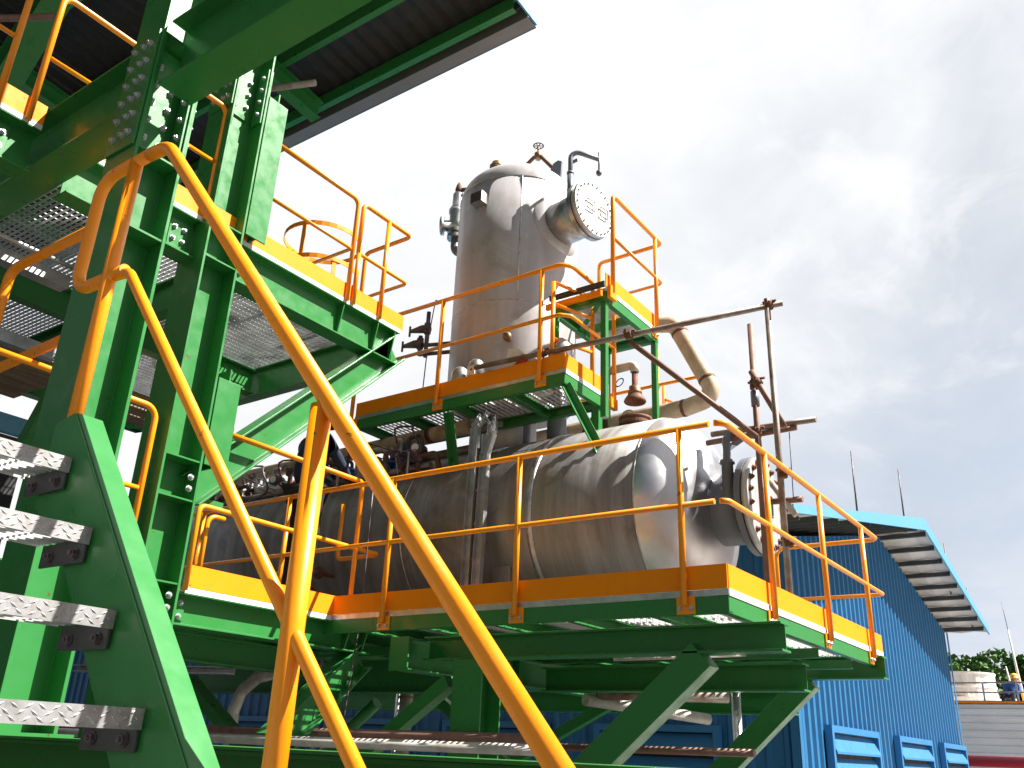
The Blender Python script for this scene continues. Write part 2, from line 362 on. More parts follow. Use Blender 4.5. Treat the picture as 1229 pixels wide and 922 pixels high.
# ---- grey clad building far right with a cooling tower on it
def far_right():
    t = thing('grey_building', 'low grey building with horizontal ribbed cladding at the right edge', 'building', (36, 2, -E))
    w = MB(); zs = []; z = -E
    while z < 1.85: zs += [(z, 0), (z + .09, 0), (z + .11, .035), (z + .19, .035)]; z += .21
    zs.append((1.93, 0)); vs = []
    for z, d in zs: vs += [(32 - d, -6, z), (32 - d, 9, z)]
    w.add(vs, [(2 * i, 2 * i + 2, 2 * i + 3, 2 * i + 1) for i in range(len(zs) - 1)]); obj('front_wall', w, M['greyclad'], t)
    b = MB().box(32.05, 42, -6, 9, 1.86, 1.93); obj('roof', b, M['greyclad'], t)
    b = MB().box(32.06, 42, -6, -5.9, -E, 1.85); b.box(41.9, 42, -5.9, 9, -E, 1.85); obj('side_wall', b, M['greyclad'], t)
    b = MB().box(31.9, 32.04, -6, 9, 1.94, 2.05); obj('parapet', b, M['scaf'], t)
    ct = thing('cooling_tower', 'round white ribbed cooling tower casing on the far grey roof', 'cooling tower', (34.2, 5.9, 1.93))
    c = MB(); n = 72; vs = []; prof = [(1.24, 1.93), (1.22, 2.2), (1.17, 2.55), (1.17, 3.0)]
    for r, z in prof:
        for j in range(n):
            a = 2 * PI * j / n; q = r + (.025 if j % 4 < 2 else 0); vs.append((34.2 + q * math.cos(a), 5.92 + q * math.sin(a), z))
    c.add(vs, [(i * n + j, i * n + (j + 1) % n, (i + 1) * n + (j + 1) % n, (i + 1) * n + j) for i in range(3) for j in range(n)]); obj('casing', c, M['whiteclad'], ct)
    for z in (2.2, 2.56, 2.98): obj('hoop', MB().lathe((34.2, 5.92, z), HINT, [(1.20 + (.05 if z < 2.3 else 0), 0), (1.225 + (.05 if z < 2.3 else 0), 0), (1.225 + (.05 if z < 2.3 else 0), .05), (1.20, .05)], 48, True), M['whiteclad'], ct)
    r = thing('roof_guard_rail', 'pale weathered guard rail along the far grey roof edge', 'guard rail', (32.1, 2, 2.05))
    for z in (2.3, 2.58): obj('rail', MB().tube([(32, -6, z), (32, 8, z)], .025, 8), M['scaf'], r)
    for i in range(13): obj('post', MB().box(31.97, 32.02, 6.6 - i * .92, 6.65 - i * .92, 2.05, 2.6), M['galv'], r)
    obj('yellow_strip', MB().box(31.86, 31.895, -6, 8, 1.98, 2.03), M['orange2'], r)
    # masts
    for i, (x, y, z0, z1, rr) in enumerate(((33.0, 4.05, 1.93, 3.15, .05), (33.2, 3.84, 1.93, 4.3, .05))):
        m = thing('aerial_mast', ('short stubby white mast on the far grey roof', 'tall tapering lattice aerial mast on the far grey roof')[i], 'mast', (x, y, z0))
        obj('mast_pole', MB().tube([(x, y, z0), (x, y + .08, (z0 + z1) / 2), (x, y + .14, z1)], [rr, rr * .7, .02], 8), M['whiteclad'], m)
        if i: obj('whip', MB().tube([(x, y + .14, z1), (x, y + .2, z1 + .9)], [.012, .006], 6), M['valve'], m); obj('brace', MB().tube([(x - .05, y + .02, z0), (x, y + .1, 3.3)], .022, 6), M['orange2'], m)
    rp = thing('red_pipe', 'thick red pipe crossing the bottom right corner in front of the grey building', 'pipe', (26, 2, -E))
    obj('run', MB().tube([(26, 4.5, .27), (26, -6, .27)], .13, 20), M['red'], rp)
    for y in (3.2, -.5, -4): obj('support', MB().box(25.95, 26.05, y - .05, y + .05, -E, .15), M['purlin'], rp)
far_right()

# ---- trees far right
def tree(x, y, h, r, seed, label, lt):
    rnd = random.Random(seed)
    t = thing('tree', label, 'tree', (x, y, -E), 'trees beyond the far grey building')
    tr = MB(); tr.tube([(x, y, -E), (x + .2, y + .1, -E + h * .35), (x, y, -E + h * .6)], [.28, .2, .12], 8)
    for k in range(6):
        a = k * 1.05 + rnd.random(); q = r * (.5 + .3 * rnd.random()); tr.tube([(x + .1, y, -E + h * (.3 + .05 * k)), (x + q * math.cos(a), y + q * math.sin(a), -E + h * (.55 + .06 * k))], [.12, .03], 6)
    obj('trunk', tr, M['bark'], t)
    cl = []
    for k in range(26):
        a = rnd.random() * 2 * PI; e = rnd.random() ** .6; q = r * (.25 + .75 * e); zz = rnd.random()
        cl.append((V((x + q * math.cos(a) * (1 - .35 * zz), y + q * math.sin(a) * (1 - .35 * zz), -E + h * (.42 + .5 * zz))), r * (.22 + .2 * rnd.random())))
    for nm, mt, share in (('crown', M[lt[0]], .6), ('crown_leaf_mix', M[lt[1]], .4)):  # two leaf groups scattered at random through the crown
        c = MB()
        for o, rr in cl:
            for _ in range(int(170 * share)):
                d = V((rnd.gauss(0, 1), rnd.gauss(0, 1), rnd.gauss(0, 1))).normalized() * rr * (.55 + .55 * rnd.random()); d.z *= .8
                p = o + d; s = .13 + .13 * rnd.random()
                u = V((rnd.gauss(0, 1), rnd.gauss(0, 1), rnd.gauss(0, .6))).normalized(); w = u.orthogonal(); w.rotate(Matrix.Rotation(rnd.random() * 6.28, 3, u))
                c.add([p - u * s, p + w * s * .5, p + u * s, p - w * s * .5], [(0, 1, 2, 3)])
        obj(nm, c, mt, t)
tl = [('dense dark tree behind the white cooling tower', ('leaf', 'leaf2')), ('leafy tree rising right of the cooling tower', ('leaf', 'leaf2')), ('pale green tree half hidden by the blue building corner', ('leaf2', 'leaf2')),
      ('dark bushy tree behind the tall aerial mast', ('leaf', 'leaf')), ('low dark tree at the extreme right edge', ('leaf', 'leaf2'))]
for i, (x, y, h, r) in enumerate(((62, 10.0, 10.2, 2.2), (60, 7.9, 10.3, 2.1), (56, 10.4, 9.2, 1.2), (61, 6.0, 10.1, 2.2), (58, 3.9, 9.4, 2.1))):
    tree(x, y, h, r, 11 + i, tl[i][0], tl[i][1])

# ================================================================== HORIZONTAL VESSEL
XA, ZC, R0, YT = 6.9, 1.935, .847, 3.18
def head_prof(R, b, n=14): return [(max(R * math.cos(PI / 2 * i / n), 1e-5), b * math.sin(PI / 2 * i / n)) for i in range(n + 1)]
def manway(root, c, ax, r_neck, l_neck, r_fl, davit_side, nb, rusty, sup):
    """c: centre on the flange joint; ax: outward axis"""
    c = V(c); ax = V(ax).normalized(); side = V((0, 0, 1)).cross(ax).normalized() * davit_side
    mw = obj('manway', MB().lathe(c - ax * l_neck, ax, [(r_neck, 0), (r_neck, l_neck - .045)], 48), sup, root)
    obj('neck_flange', MB().lathe(c - ax * .062, ax, [(r_neck, 0), (r_fl, .0), (r_fl, .05), (r_neck, .05)], 64, True, False), M['grey'] if rusty else M['flange'], mw)
    cv = obj('cover', MB().lathe(c - ax * .002, ax, [(r_fl * .985, 0), (r_fl * .985, .05), (r_fl * .97, .056)], 64), M['cover'], mw)
    ac = side.cross(ax)
    for k in range(nb):
        a = 2 * PI * (k + .5) / nb; q = (side * math.cos(a) + ac * math.sin(a)) * r_fl * .88
        bolt(cv, c + q + ax * .054, ax, BOLTR if rusty else BOLT, 1.25 if rusty else .72)
        bolt(cv, c + q - ax * .062, -ax, BOLTR if rusty else BOLT, 1.1 if rusty else .72)
    for s in ((.10,) if rusty else (-.25, .42)):
        o = c + ax * .072 + side * s * r_fl; w, hgt = (.055, .085) if rusty else (.062, .055)
        ring = [o + side * a + ac * b_ for a, b_ in ((-w, -hgt), (w, -hgt), (w, hgt), (-w, hgt), (-w, -hgt))]
        obj('handle', MB().tube(ring, .009 if rusty else .0065, 6, .012, 3), M['valve'], cv)
    return mw, side
def horizontal_vessel():
    t = thing('horizontal_vessel', 'large horizontal steel pressure vessel lying along the main walkway, with a bolted round end cover', 'pressure vessel', (XA, YT + 3, .95))
    YE = 9.6
    b = MB(); b.lathe((XA, YT, ZC), (0, 1, 0), [(R0, 0), (R0, 1.0), (R0, 2.2), (R0, 3.4), (R0, 4.6), (R0, YE - YT)], 96); obj('shell', b, M['drum'], t)
    pr = head_prof(R0 - .001, .423); b = MB(); b.lathe((XA, YT, ZC), (0, -1, 0), [(R0 - .001, -.004)] + pr, 96); obj('end_head', b, M['head'], t)
    b = MB(); b.lathe((XA, YE, ZC), (0, 1, 0), pr, 64); obj('rear_head', b, M['drum'], t)
    for y, r, w in ((YT, .003, .018), (4.17, .014, .055), (5.62, .004, .018), (7.0, .012, .05)):
        obj('weld_band', MB().lathe((XA, y - w / 2, ZC), (0, 1, 0), [(R0 - .01, 0), (R0 + r, .004), (R0 + r, w - .004), (R0 - .01, w)], 96), M['band'], t)
    mw, side = manway(t, (XA, 2.47, ZC), (0, -1, 0), .30, .42, .40, 1, 20, True, M['grey'])
    obj('reinforcing_pad', MB().lathe((XA, 2.80, ZC), (0, -1, 0), [(.36, -.03), (.36, .0), (.30, .012)], 48), M['head'], mw)
    # davit: pipe at the left of the neck, arm over the cover
    d = MB(); dx = XA - .27; dy = 2.62
    d.tube([(dx, dy, 1.98), (dx, dy, 2.50), (XA - .02, 2.42, 2.53)], .034, 14, .09); dv = obj('davit', d, M['grey'], mw)
    obj('davit_sleeve', MB().lathe((dx, dy, 1.94), HINT, [(.047, 0), (.047, .30), (.062, .30), (.062, .325), (.04, .33)], 20), M['grey'], dv)
    obj('davit_brace', MB().ext(Rprof(.05, .012), (dx, dy, 2.36), (dx + .17, dy - .12, 2.52), HINT), M['grey'], dv)
    obj('davit_lug', MB().box(dx - .02, dx + .03, dy - .11, dy + .02, 1.9, 1.99), M['grey'], dv)
    e = MB().tube([(XA - .02, 2.42, 2.56), (XA - .02, 2.42, 2.40)], .012, 8); e.lathe((XA - .02, 2.42, 2.345), HINT, [(.03, 0), (.036, .03), (.024, .07), (.012, .08)], 10); obj('hook', e, M['valve'], dv)
    # saddles
    for y in (4.52, 8.2):
        s = MB(); hw = .62; vs = []
        n = 10
        for yy in (y - .09, y + .09):
            for i in range(n + 1):
                a = PI * (1.18 + .64 * i / n); vs.append((XA + (R0 + .012) * math.cos(a), yy, ZC + (R0 + .012) * math.sin(a)))
            vs += [(XA + .7, yy, .97), (XA - .7, yy, .97)]
        m = n + 3
        s.add(vs, [tuple(range(m)), tuple(range(2 * m - 1, m - 1, -1))] + [(i, m + i, m + (i + 1) % m, (i + 1) % m) for i in range(m)])
        obj('saddle', s, M['drum'], t, bevel=.004)
    # nozzles along the top
    for i, (x, y, r, h, mt) in enumerate(((6.9, 4.86, .085, .55, 'grey'), (6.9, 4.45, .095, .75, 'grey'), (6.9, 3.60, .075, .10, 'brass'), (6.95, 5.45, .1, .5, 'grey'), (6.9, 6.3, .08, .25, 'grey'))):
        zt = ZC + R0 - .02
        nz = obj('nozzle', MB().cyl((x, y, zt - .05), (x, y, zt + h), r, 24), M[mt], t)
        if i in (0, 2, 4): obj('nozzle_flange', MB().lathe((x, y, zt + h - .03), HINT, [(r, -.01), (r * 1.9, 0), (r * 1.9, .03), (r * 1.0, .032)], 28, True), M['rust' if i == 2 else 'grey'], nz)
    # bottom-left gauge nozzles seen above the toe board
    for y, z in ((7.05, 1.60), (6.55, 1.58)):
        nz = obj('side_nozzle', MB().tube([(6.35, y, z - .05), (5.96, y, z - .05)], .022, 10), M['rust'], t)
        obj('side_flange', MB().lathe((5.98, y, z - .05), (-1, 0, 0), [(.06, 0), (.06, .025)], 16), M['rust'], nz)
        obj('gauge_body', MB().tube([(5.96, y, z - .05), (5.86, y, z - .05), (5.86, y, z - .19)], .018, 10, .03), M['galv'], nz)
        obj('gauge_dial', MB().lathe((5.86, y + .12, z - .05), (-1, 0, 0), [(.055, 0), (.055, .03), (.05, .034)], 20), M['whitepipe'], nz)
    # clip lugs welded on for the upper deck struts
    for y in (3.67, 5.25):
        obj('clip_lug', MB().box(6.20, 6.33, y - .10, y - .07, 2.10, 2.34), M['beige'], t)
horizontal_vessel()

# ================================================================== VERTICAL TOWER
TX, TY, TR = 6.95, 5.06, .667
def tower():
    t = thing('vertical_vessel', 'tall upright silver vessel with a domed top standing above the horizontal one', 'pressure vessel', (TX, TY, 2.9))
    b = MB(); b.lathe((TX, TY, 3.30), HINT, [(TR - .25, -.12), (TR - .03, -.03), (TR, .05), (TR, .9), (TR, 1.6), (TR, 2.41)], 96); obj('shell', b, M['tower'], t)
    b = MB(); b.lathe((TX, TY, 5.71), HINT, [(TR - .002, -.01)] + head_prof(TR - .002, .42), 96); obj('domed_head', b, M['tower'], t)
    for z in (5.70, 4.20, 3.42): obj('weld_seam', MB().lathe((TX, TY, z), HINT, [(TR - .005, 0), (TR + .004, .004), (TR + .004, .012), (TR - .005, .016)], 96), M['band'], t)
    a = math.radians(218)
    obj('vertical_seam', MB().tube([(TX + TR * math.cos(a), TY + TR * math.sin(a), 4.2), (TX + TR * math.cos(a), TY + TR * math.sin(a), 5.7)], .007, 6), M['band'], t)
    obj('skirt', MB().lathe((TX, TY, 2.72), HINT, [(.28, 0), (.28, .5)], 32), M['tower'], t)
    ax = V((-.16, -.987, 0))
    c = V((TX, TY, 5.24)) + ax * 1.06
    mw, side = manway(t, c, ax, .235, .52, .315, 1, 24, False, M['flange'])
    pc = V((TX, TY, 5.24))
    # reinforcing pad on the shell
    p = MB(); vs = []; n = 40
    u = V((0, 0, 1)).cross(ax).normalized()
    for rr in (.22, .345):
        for k in range(n):
            th = 2 * PI * k / n; o = u * rr * math.cos(th) + V((0, 0, rr * math.sin(th)))
            la = math.sqrt(max((TR + .008) ** 2 - (rr * math.cos(th)) ** 2, 0)); vs.append(pc + ax * la + o)
    for k in range(n):
        th = 2 * PI * k / n; rr = .352; la = math.sqrt(max((TR - .006) ** 2 - (rr * math.cos(th)) ** 2, 0)); vs.append(pc + ax * la + u * rr * math.cos(th) + V((0, 0, rr * math.sin(th))))
    p.add(vs, [(r * n + k, r * n + (k + 1) % n, (r + 1) * n + (k + 1) % n, (r + 1) * n + k) for r in range(2) for k in range(n)], True); obj('reinforcing_pad', p, M['tower'], mw)
    d = MB(); s0 = c - ax * .16 - side * -.02 + V((0, 0, 0)); q = c - ax * .13 + side * -.16
    q = c - ax * .15 - u * .16
    zt = 5.24 + .52
    d.tube([(q.x, q.y, 5.42), (q.x, q.y, 5.99), (c.x + ax.x * .07 + .06, c.y + ax.y * .07, 5.89)], .026, 12, .08); dv = obj('davit', d, M['grey'], mw)
    obj('davit_collar', MB().lathe((q.x, q.y, zt - .08), HINT, [(.038, 0), (.038, .022)], 16), M['grey'], dv)
    obj('davit_sleeve', MB().cyl((q.x, q.y, 5.37), (q.x, q.y, zt - .08), .033, 14), M['grey'], dv)
    e = V((q.x, q.y, zt + .06)); f = V((q.x + .14, q.y - .07, 5.96))
    obj('davit_brace', MB().ext(Rprof(.035, .008), e, f), M['grey'], dv)
    k = c + ax * .07 + V((.06, 0, 0))
    h = MB().tube([(k.x, k.y, 5.24 + .74), (k.x, k.y, 5.24 + .48)], .009, 8); h.lathe((k.x, k.y, 5.24 + .44), HINT, [(.012, 0), (.03, .02), (.03, .05), (.012, .07)], 10); obj('hook', h, M['valve'], dv)
    # name plate bracket
    n_ = V((6.28, 5.07, 5.44)); an = math.atan2(n_.y - TY, n_.x - TX)
    r = Matrix.Rotation(an, 3, 'Z'); o = V((TX, TY, 5.44)); nb = MB()
    def rb(mb, x0, x1, y0, y1, z0, z1):
        vs = [o + r @ V((x, y, z)) for z in (z0, z1) for y in (y0, y1) for x in (x0, x1)]
        mb.add(vs, [(0, 2, 3, 1), (4, 5, 7, 6), (0, 1, 5, 4), (2, 6, 7, 3), (0, 4, 6, 2), (1, 3, 7, 5)])
    rb(nb, TR - .02, TR + .10, -.075, -.067, -.065, .065); rb(nb, TR - .02, TR + .10, .067, .075, -.065, .065); rb(nb, TR + .1, TR + .104, -.075, .075, -.065, .065); rb(nb, TR - .02, TR + .10, -.067, .067, -.065, -.057)
    npl = obj('nameplate_bracket', nb, M['flange'], t); pb = MB(); rb(pb, TR + .1045, TR + .108, -.062, .062, -.055, .055); obj('nameplate', pb, M['valve'], npl)
    # nozzles on top
    b = MB(); b.lathe((TX - .22, 5.24, 6.05), HINT, [(.05, 0), (.05, .13), (.085, .13), (.085, .155), (.06, .156), (.085, .16), (.085, .19), (.05, .2), (.06, .235), (.02, .24)], 20); obj('top_nozzle', b, M['brass'], t)
    b = MB(); b.tube([(TX - .02, 5.02, 6.08), (TX - .02, 5.02, 6.24), (TX, 4.88, 6.36), (TX, 4.80, 6.36), (TX + .02, 4.62, 6.12)], .022, 10, .03); vv = obj('vent_pipe', b, M['rust'], t)
    obj('vent_valve', MB().lathe((TX, 4.82, 6.36), HINT, [(.03, -.05), (.045, -.02), (.045, .03), (.02, .05), (.012, .06), (.012, .13)], 12), M['brass'], vv)
    w = MB().lathe((TX, 4.82, 6.50), HINT, [(.055, -.008), (.065, 0), (.055, .008), (.048, 0)], 18, False, True)
    for kk in range(3): w.tube([(TX + .052 * math.cos(kk * PI / 3), 4.82 + .052 * math.sin(kk * PI / 3), 6.50), (TX - .052 * math.cos(kk * PI / 3), 4.82 - .052 * math.sin(kk * PI / 3), 6.50)], .006, 5)
    obj('handwheel', w, M['valve'], vv)
    obj('vent_elbow', MB().lathe((TX + .02, 4.66, 6.0), HINT, [(.06, -.02), (.06, .03), (.035, .04), (.03, .07)], 12), M['brass'], vv)
    l = MB(); y0 = 4.62; vs = []
    for x in (TX - .012, TX + .012): vs += [(x, 4.50, 5.94), (x, 4.64, 6.08), (x, 4.60, 6.16), (x, 4.54, 6.18), (x, 4.49, 6.15)]
    l.add(vs, [(0, 1, 2, 3, 4), (9, 8, 7, 6, 5)] + [(i, 5 + i, 5 + (i + 1) % 5, (i + 1) % 5) for i in range(5)]); obj('lifting_lug', l, M['grey'], t)
    b = MB().lathe((6.30, 4.66, 3.74), (-1, -.45, 0), [(.03, -.06), (.03, .0), (.045, .0), (.045, .03), (.02, .045)], 14); obj('small_nozzle', b, M['brass'], t)
tower()

def relief_valve():
    x, y = 6.95, 5.98
    t = thing('relief_valve', 'grey flanged relief valve mounted beside the top left of the tower', 'valve', (x, y, 5.4))
    obj('bonnet', MB().lathe((x, y, 6.02), HINT, [(.085, 0), (.085, .03), (.068, .04), (.065, .22), (.055, .24), (.03, .25)], 24), M['flange'], t)
    obj('cap', MB().lathe((x, y, 6.27), HINT, [(.04, 0), (.045, .05), (.03, .11), (.012, .15)], 14), M['rust'], t)
    obj('lever', MB().ext(Rprof(.05, .02), (x, y, 6.31), (x + .02, y - .13, 6.29)), M['valve'], t)
    obj('body', MB().lathe((x, y, 5.74), HINT, [(.05, 0), (.075, .03), (.085, .10), (.085, .2), (.10, .24), (.10, .28)], 24), M['galv'], t)
    obj('outlet', MB().lathe((x, y, 5.80), (-.55, .84, 0), [(.07, .04), (.068, .14), (.115, .15), (.115, .185), (.10, .19)], 24), M['galv'], t)
    f = obj('inlet_flange', MB().lathe((x, y, 5.64), HINT, [(.04, -.02), (.10, -.02), (.10, .02), (.055, .025), (.055, .05), (.10, .055), (.10, .09), (.05, .095)], 24, True), M['flange'], t)
    for k in range(8): bolt(f, (x + .085 * math.cos(k * PI / 4), y + .085 * math.sin(k * PI / 4), 5.625), (0, 0, -1), BOLT, .6)
    obj('inlet_pipe', MB().tube([(x, y, 5.64), (x, y, 5.42), (x, y - .34, 5.36)], .05, 16, .13, 8), M['grey'], t)
relief_valve()

def valve_manifold():
    t = thing('instrument_valves', 'small dark instrument valve manifold on two thin pipes left of the tower', 'valve', (6.6, 5.7, 4.0))
    for z in (4.0, 3.90):
        obj('pipe', MB().tube([(6.6, 5.48, z), (6.5, 5.95 if z > 3.95 else 5.98, z + .03)], .022, 10), M['valve'], t)
    y = 5.92
    obj('riser', MB().tube([(6.5, y - .03, 3.88), (6.5, y - .03, 4.42)], .024, 10), M['valve'], t)
    obj('stem_pipe', MB().tube([(6.5, y + .06, 3.92), (6.5, y + .06, 4.15)], .024, 10), M['valve'], t)
    for z, yy in ((4.22, y - .03), (4.06, y + .06)):
        v = obj('valve_body', MB().tube([(6.5, yy - .03, z), (6.48, yy + .07, z), (6.46, yy + .22, z + .0)], [.045, .045, .018], 10), M['valve'], t)
        obj('handwheel', MB().tube([(6.46, yy + .22, z + .06), (6.46, yy + .22, z - .06)], .014, 6), M['valve'], v)
        obj('collar', MB().lathe((6.5, yy, z - .06), HINT, [(.04, 0), (.04, .12)], 10), M['valve'], v)
valve_manifold()
w = MB().tube([(6.1, 5.42, 4.25), (6.1, 5.45, 4.27), (6.1, 5.5, 3.9), (6.1, 5.53, 3.12)], .006, 5, .02)
tag(obj('hanging_cable', w, M['valve'], loc=(6.1, 5.5, 3.2)), 'thin cable hanging from the upper guard rail left of the tower', 'cable')

# ================================================================== MAIN WALKWAY DECK round the vessel
def toe(root, x0, y0, x1, y1, z, th=.008, h=.145, name='toe_board'):
    d = V((x1 - x0, y1 - y0, 0)); return obj(name, MB().ext(Rprof(h, th), (x0, y0, z + h / 2), (x1, y1, z + h / 2), HINT), M['orange2'], root)
XF, YR, XB, YL, ZD = 5.072, 2.04, 8.56, 9.0, .945
def main_deck():
    t = thing('main_walkway', 'long green walkway deck with steel grating and orange toe boards around the horizontal vessel', 'walkway', (XF, YR, ZD - .2))
    z0, z1 = ZD - .135, ZD - .035
    zc = (z0 + z1) / 2
    obj('front_channel', MB().ext(Cprof(.10, .055), (XF, YR, zc), (XF, 4.90, zc), HINT), M['green'], t, bevel=.002)
    obj('front_channel', MB().ext(Cprof(.10, .055), (XF, 4.902, zc), (XF, YL, zc), HINT), M['green'], t)
    obj('side_channel', MB().ext(Cprof(.10, .055), (XB, YR, zc - .003), (XF + .002, YR, zc - .003), HINT), M['green'], t, bevel=.002)
    obj('rear_channel', MB().ext(Cprof(.10, .055), (XB, YL, zc), (XB, YR + .056, zc), HINT), M['green'], t)
    y = YR + .55
    while y < YL:
        obj('joist', MB().ext(Cprof(.09, .05), (XF + .06, y, zc), (XB - .06, y, zc), HINT), M['green'], t); y += .62
    for x in (5.98, 6.9, 7.75): obj('stringer_beam', MB().ext(Cprof(.07, .045), (x, YR + .06, zc - .085), (x, YL, zc - .085), HINT), M['green'], t)
    for a, b in ((YR + .01, 3.35), (3.36, 4.65), (4.66, 5.95), (5.96, YL)):
        obj('grating', grating(XF + .01, XB - .01, a, b, ZD, 'X', .05, .1, .03), M['grate'], t)
    e = MB().box(XF - .004, XF + .008, YR - .004, YL, ZD - .034, ZD + .004); obj('edge_strip', e, M['galv'], t)
    e = MB().box(XF + .009, XB, YR - .006, YR + .006, ZD - .036, ZD + .006); obj('edge_strip', e, M['white'], t)
    toe(t, XF + .006, YL, XF + .006, YR + .004, ZD + .008); toe(t, XF + .016, YR + .004, XB + .02, YR + .004, ZD + .008)
main_deck()

def main_rails():
    zt, zm = ZD + 1.04, ZD + .53
    x = XF - .034
    t = thing('guard_rail', 'orange guard rail along the front of the main walkway before the horizontal vessel', 'guard rail', (x, YR, ZD), 'orange guard rails')
    rail_part(t, 'top_rail', [(x, 8.2, zt), (x, 2.10, zt)]); rail_part(t, 'mid_rail', [(x, 8.2, zm), (x, 2.085, zm)], .018)
    for y in (2.31, 3.56, 4.78, 6.0, 7.2): post_part(t, x, y, ZD - .085, zt, (-1, 0), off=-.0165)
    y = YR - .034
    t = thing('guard_rail', 'orange guard rail on the right end of the main walkway beside the round end cover', 'guard rail', (XF, y, ZD), 'orange guard rails')
    xe = 8.70
    rail_part(t, 'top_rail', [(x, 2.065, zt), (x + .04, y, zt), (xe, y, zt), (xe, 2.98, zt), (xe, 2.98, ZD)], RT, .09)
    rail_part(t, 'mid_rail', [(x, 2.05, zm), (x + .03, y, zm), (xe, y, zm), (xe, 2.98, zm)], .018, .05)
    for px in (5.76, 6.94, 8.13): post_part(t, px, y, ZD - .085, zt, (0, -1), off=-.0165)
main_rails()

# ================================================================== UPPER SERVICE DECK in front of the tower
def upper_deck():
    X, Y, Z = 5.975, 3.785, 3.09; XE = 6.70; YL = 6.30; zc = Z - .085
    t = thing('upper_walkway', 'narrow green service deck with grating carried on struts in front of the tower', 'walkway', (X, Y, Z))
    obj('front_channel', MB().ext(Cprof(.10, .05), (X, Y, zc), (X, YL, zc), HINT), M['green'], t, bevel=.002)
    obj('side_channel', MB().ext(Cprof(.10, .05), (XE, Y, zc - .002), (X + .002, Y, zc - .002), HINT), M['green'], t, bevel=.002)
    obj('rear_channel', MB().ext(Cprof(.10, .05), (XE, YL, zc), (XE, Y + .052, zc), HINT), M['green'], t)
    for y in (4.42, 5.05, 5.68, 6.27): obj('joist', MB().ext(Cprof(.09, .05), (X + .052, y, zc), (XE - .052, y, zc), HINT), M['green'], t)
    for a, b in ((Y + .01, 4.41), (4.42, 5.04), (5.05, 5.67), (5.68, YL)): obj('grating', grating(X + .01, XE - .01, a, b, Z, 'X', .055, .085, .017), M['grate'], t)
    obj('edge_strip', MB().box(X - .004, X + .008, Y, YL, Z - .034, Z + .004), M['galv'], t); obj('edge_strip', MB().box(X + .009, XE, Y - .006, Y + .006, Z - .036, Z + .006), M['white'], t)
    toe(t, X + .006, YL, X + .006, Y, Z + .008); toe(t, X + .016, Y + .004, XE, Y + .004, Z + .008)
    for (a, b) in (((X + .06, Y + .04, zc - .05), (6.24, 3.56, 2.30)), ((X + .06, 5.12, zc - .05), (6.30, 5.22, 2.48))):
        s = obj('strut', MB().ext(Lprof(.07, .07, .01), a, b, (-1, 0, 0)), M['green'], t)
        bb = V(b); obj('strut_foot', MB().ext(Rprof(.09, .012), bb + V((-.0, -.02, .08)), bb + V((.04, -.03, -.22)), (-1, 0, 0)), M['flange'], s)
    obj('strut', MB().ext(Rprof(.07, .07), (XE - .06, Y + .06, zc - .05), (XE - .06, Y + .06, 2.50), (1, 0, 0)), M['green'], t)
    obj('strut', MB().ext(Rprof(.06, .06), (XE + .05, Y + .14, 3.0), (XE + .05, Y + .14, 2.55), (1, 0, 0)), M['green'], t)
    zt, zm = Z + 1.03, Z + .52; x = X - .034
    r = thing('guard_rail', 'orange guard rail of the upper deck crossing in front of the tower', 'guard rail', (x, Y, Z), 'orange guard rails')
    y = Y - .03
    rail_part(r, 'top_rail', [(x, 6.9, zt), (x, 3.83, zt), (x + .08, y, zt), (6.80, y, zt), (6.80, y, Z - .05)], RT, .09)
    rail_part(r, 'mid_rail', [(x, 6.9, zm), (x, 3.83, zm), (x + .08, y, zm), (6.80, y, zm)], .018, .05)
    for yy in (4.03, 5.20, 6.32): post_part(r, x, yy, Z - .075, zt, (-1, 0), off=-.0165)
    obj('bracket', MB().box(6.74, 6.86, y - .005, y + .04, Z - .10, Z - .0), M['orange'], r)
    r = thing('guard_rail', 'orange guard rail closing the inner edge of the upper deck at its ladder', 'guard rail', (6.47, 3.8, Z), 'orange guard rails')
    obj('post', MB().tube([(6.47, 3.80, Z), (6.47, 3.80, Z + 1.0)], RT, 12), M['orange'], r)
    obj('post', MB().tube([(6.02, 3.95, Z), (6.02, 3.95, Z + .92)], RT, 12), M['orange'], r)
    for z in (.35, .70, .92): obj('rung', MB().tube([(6.02, 3.95, Z + z), (6.47, 3.80, Z + z)], .017, 10), M['orange'], r)
upper_deck()

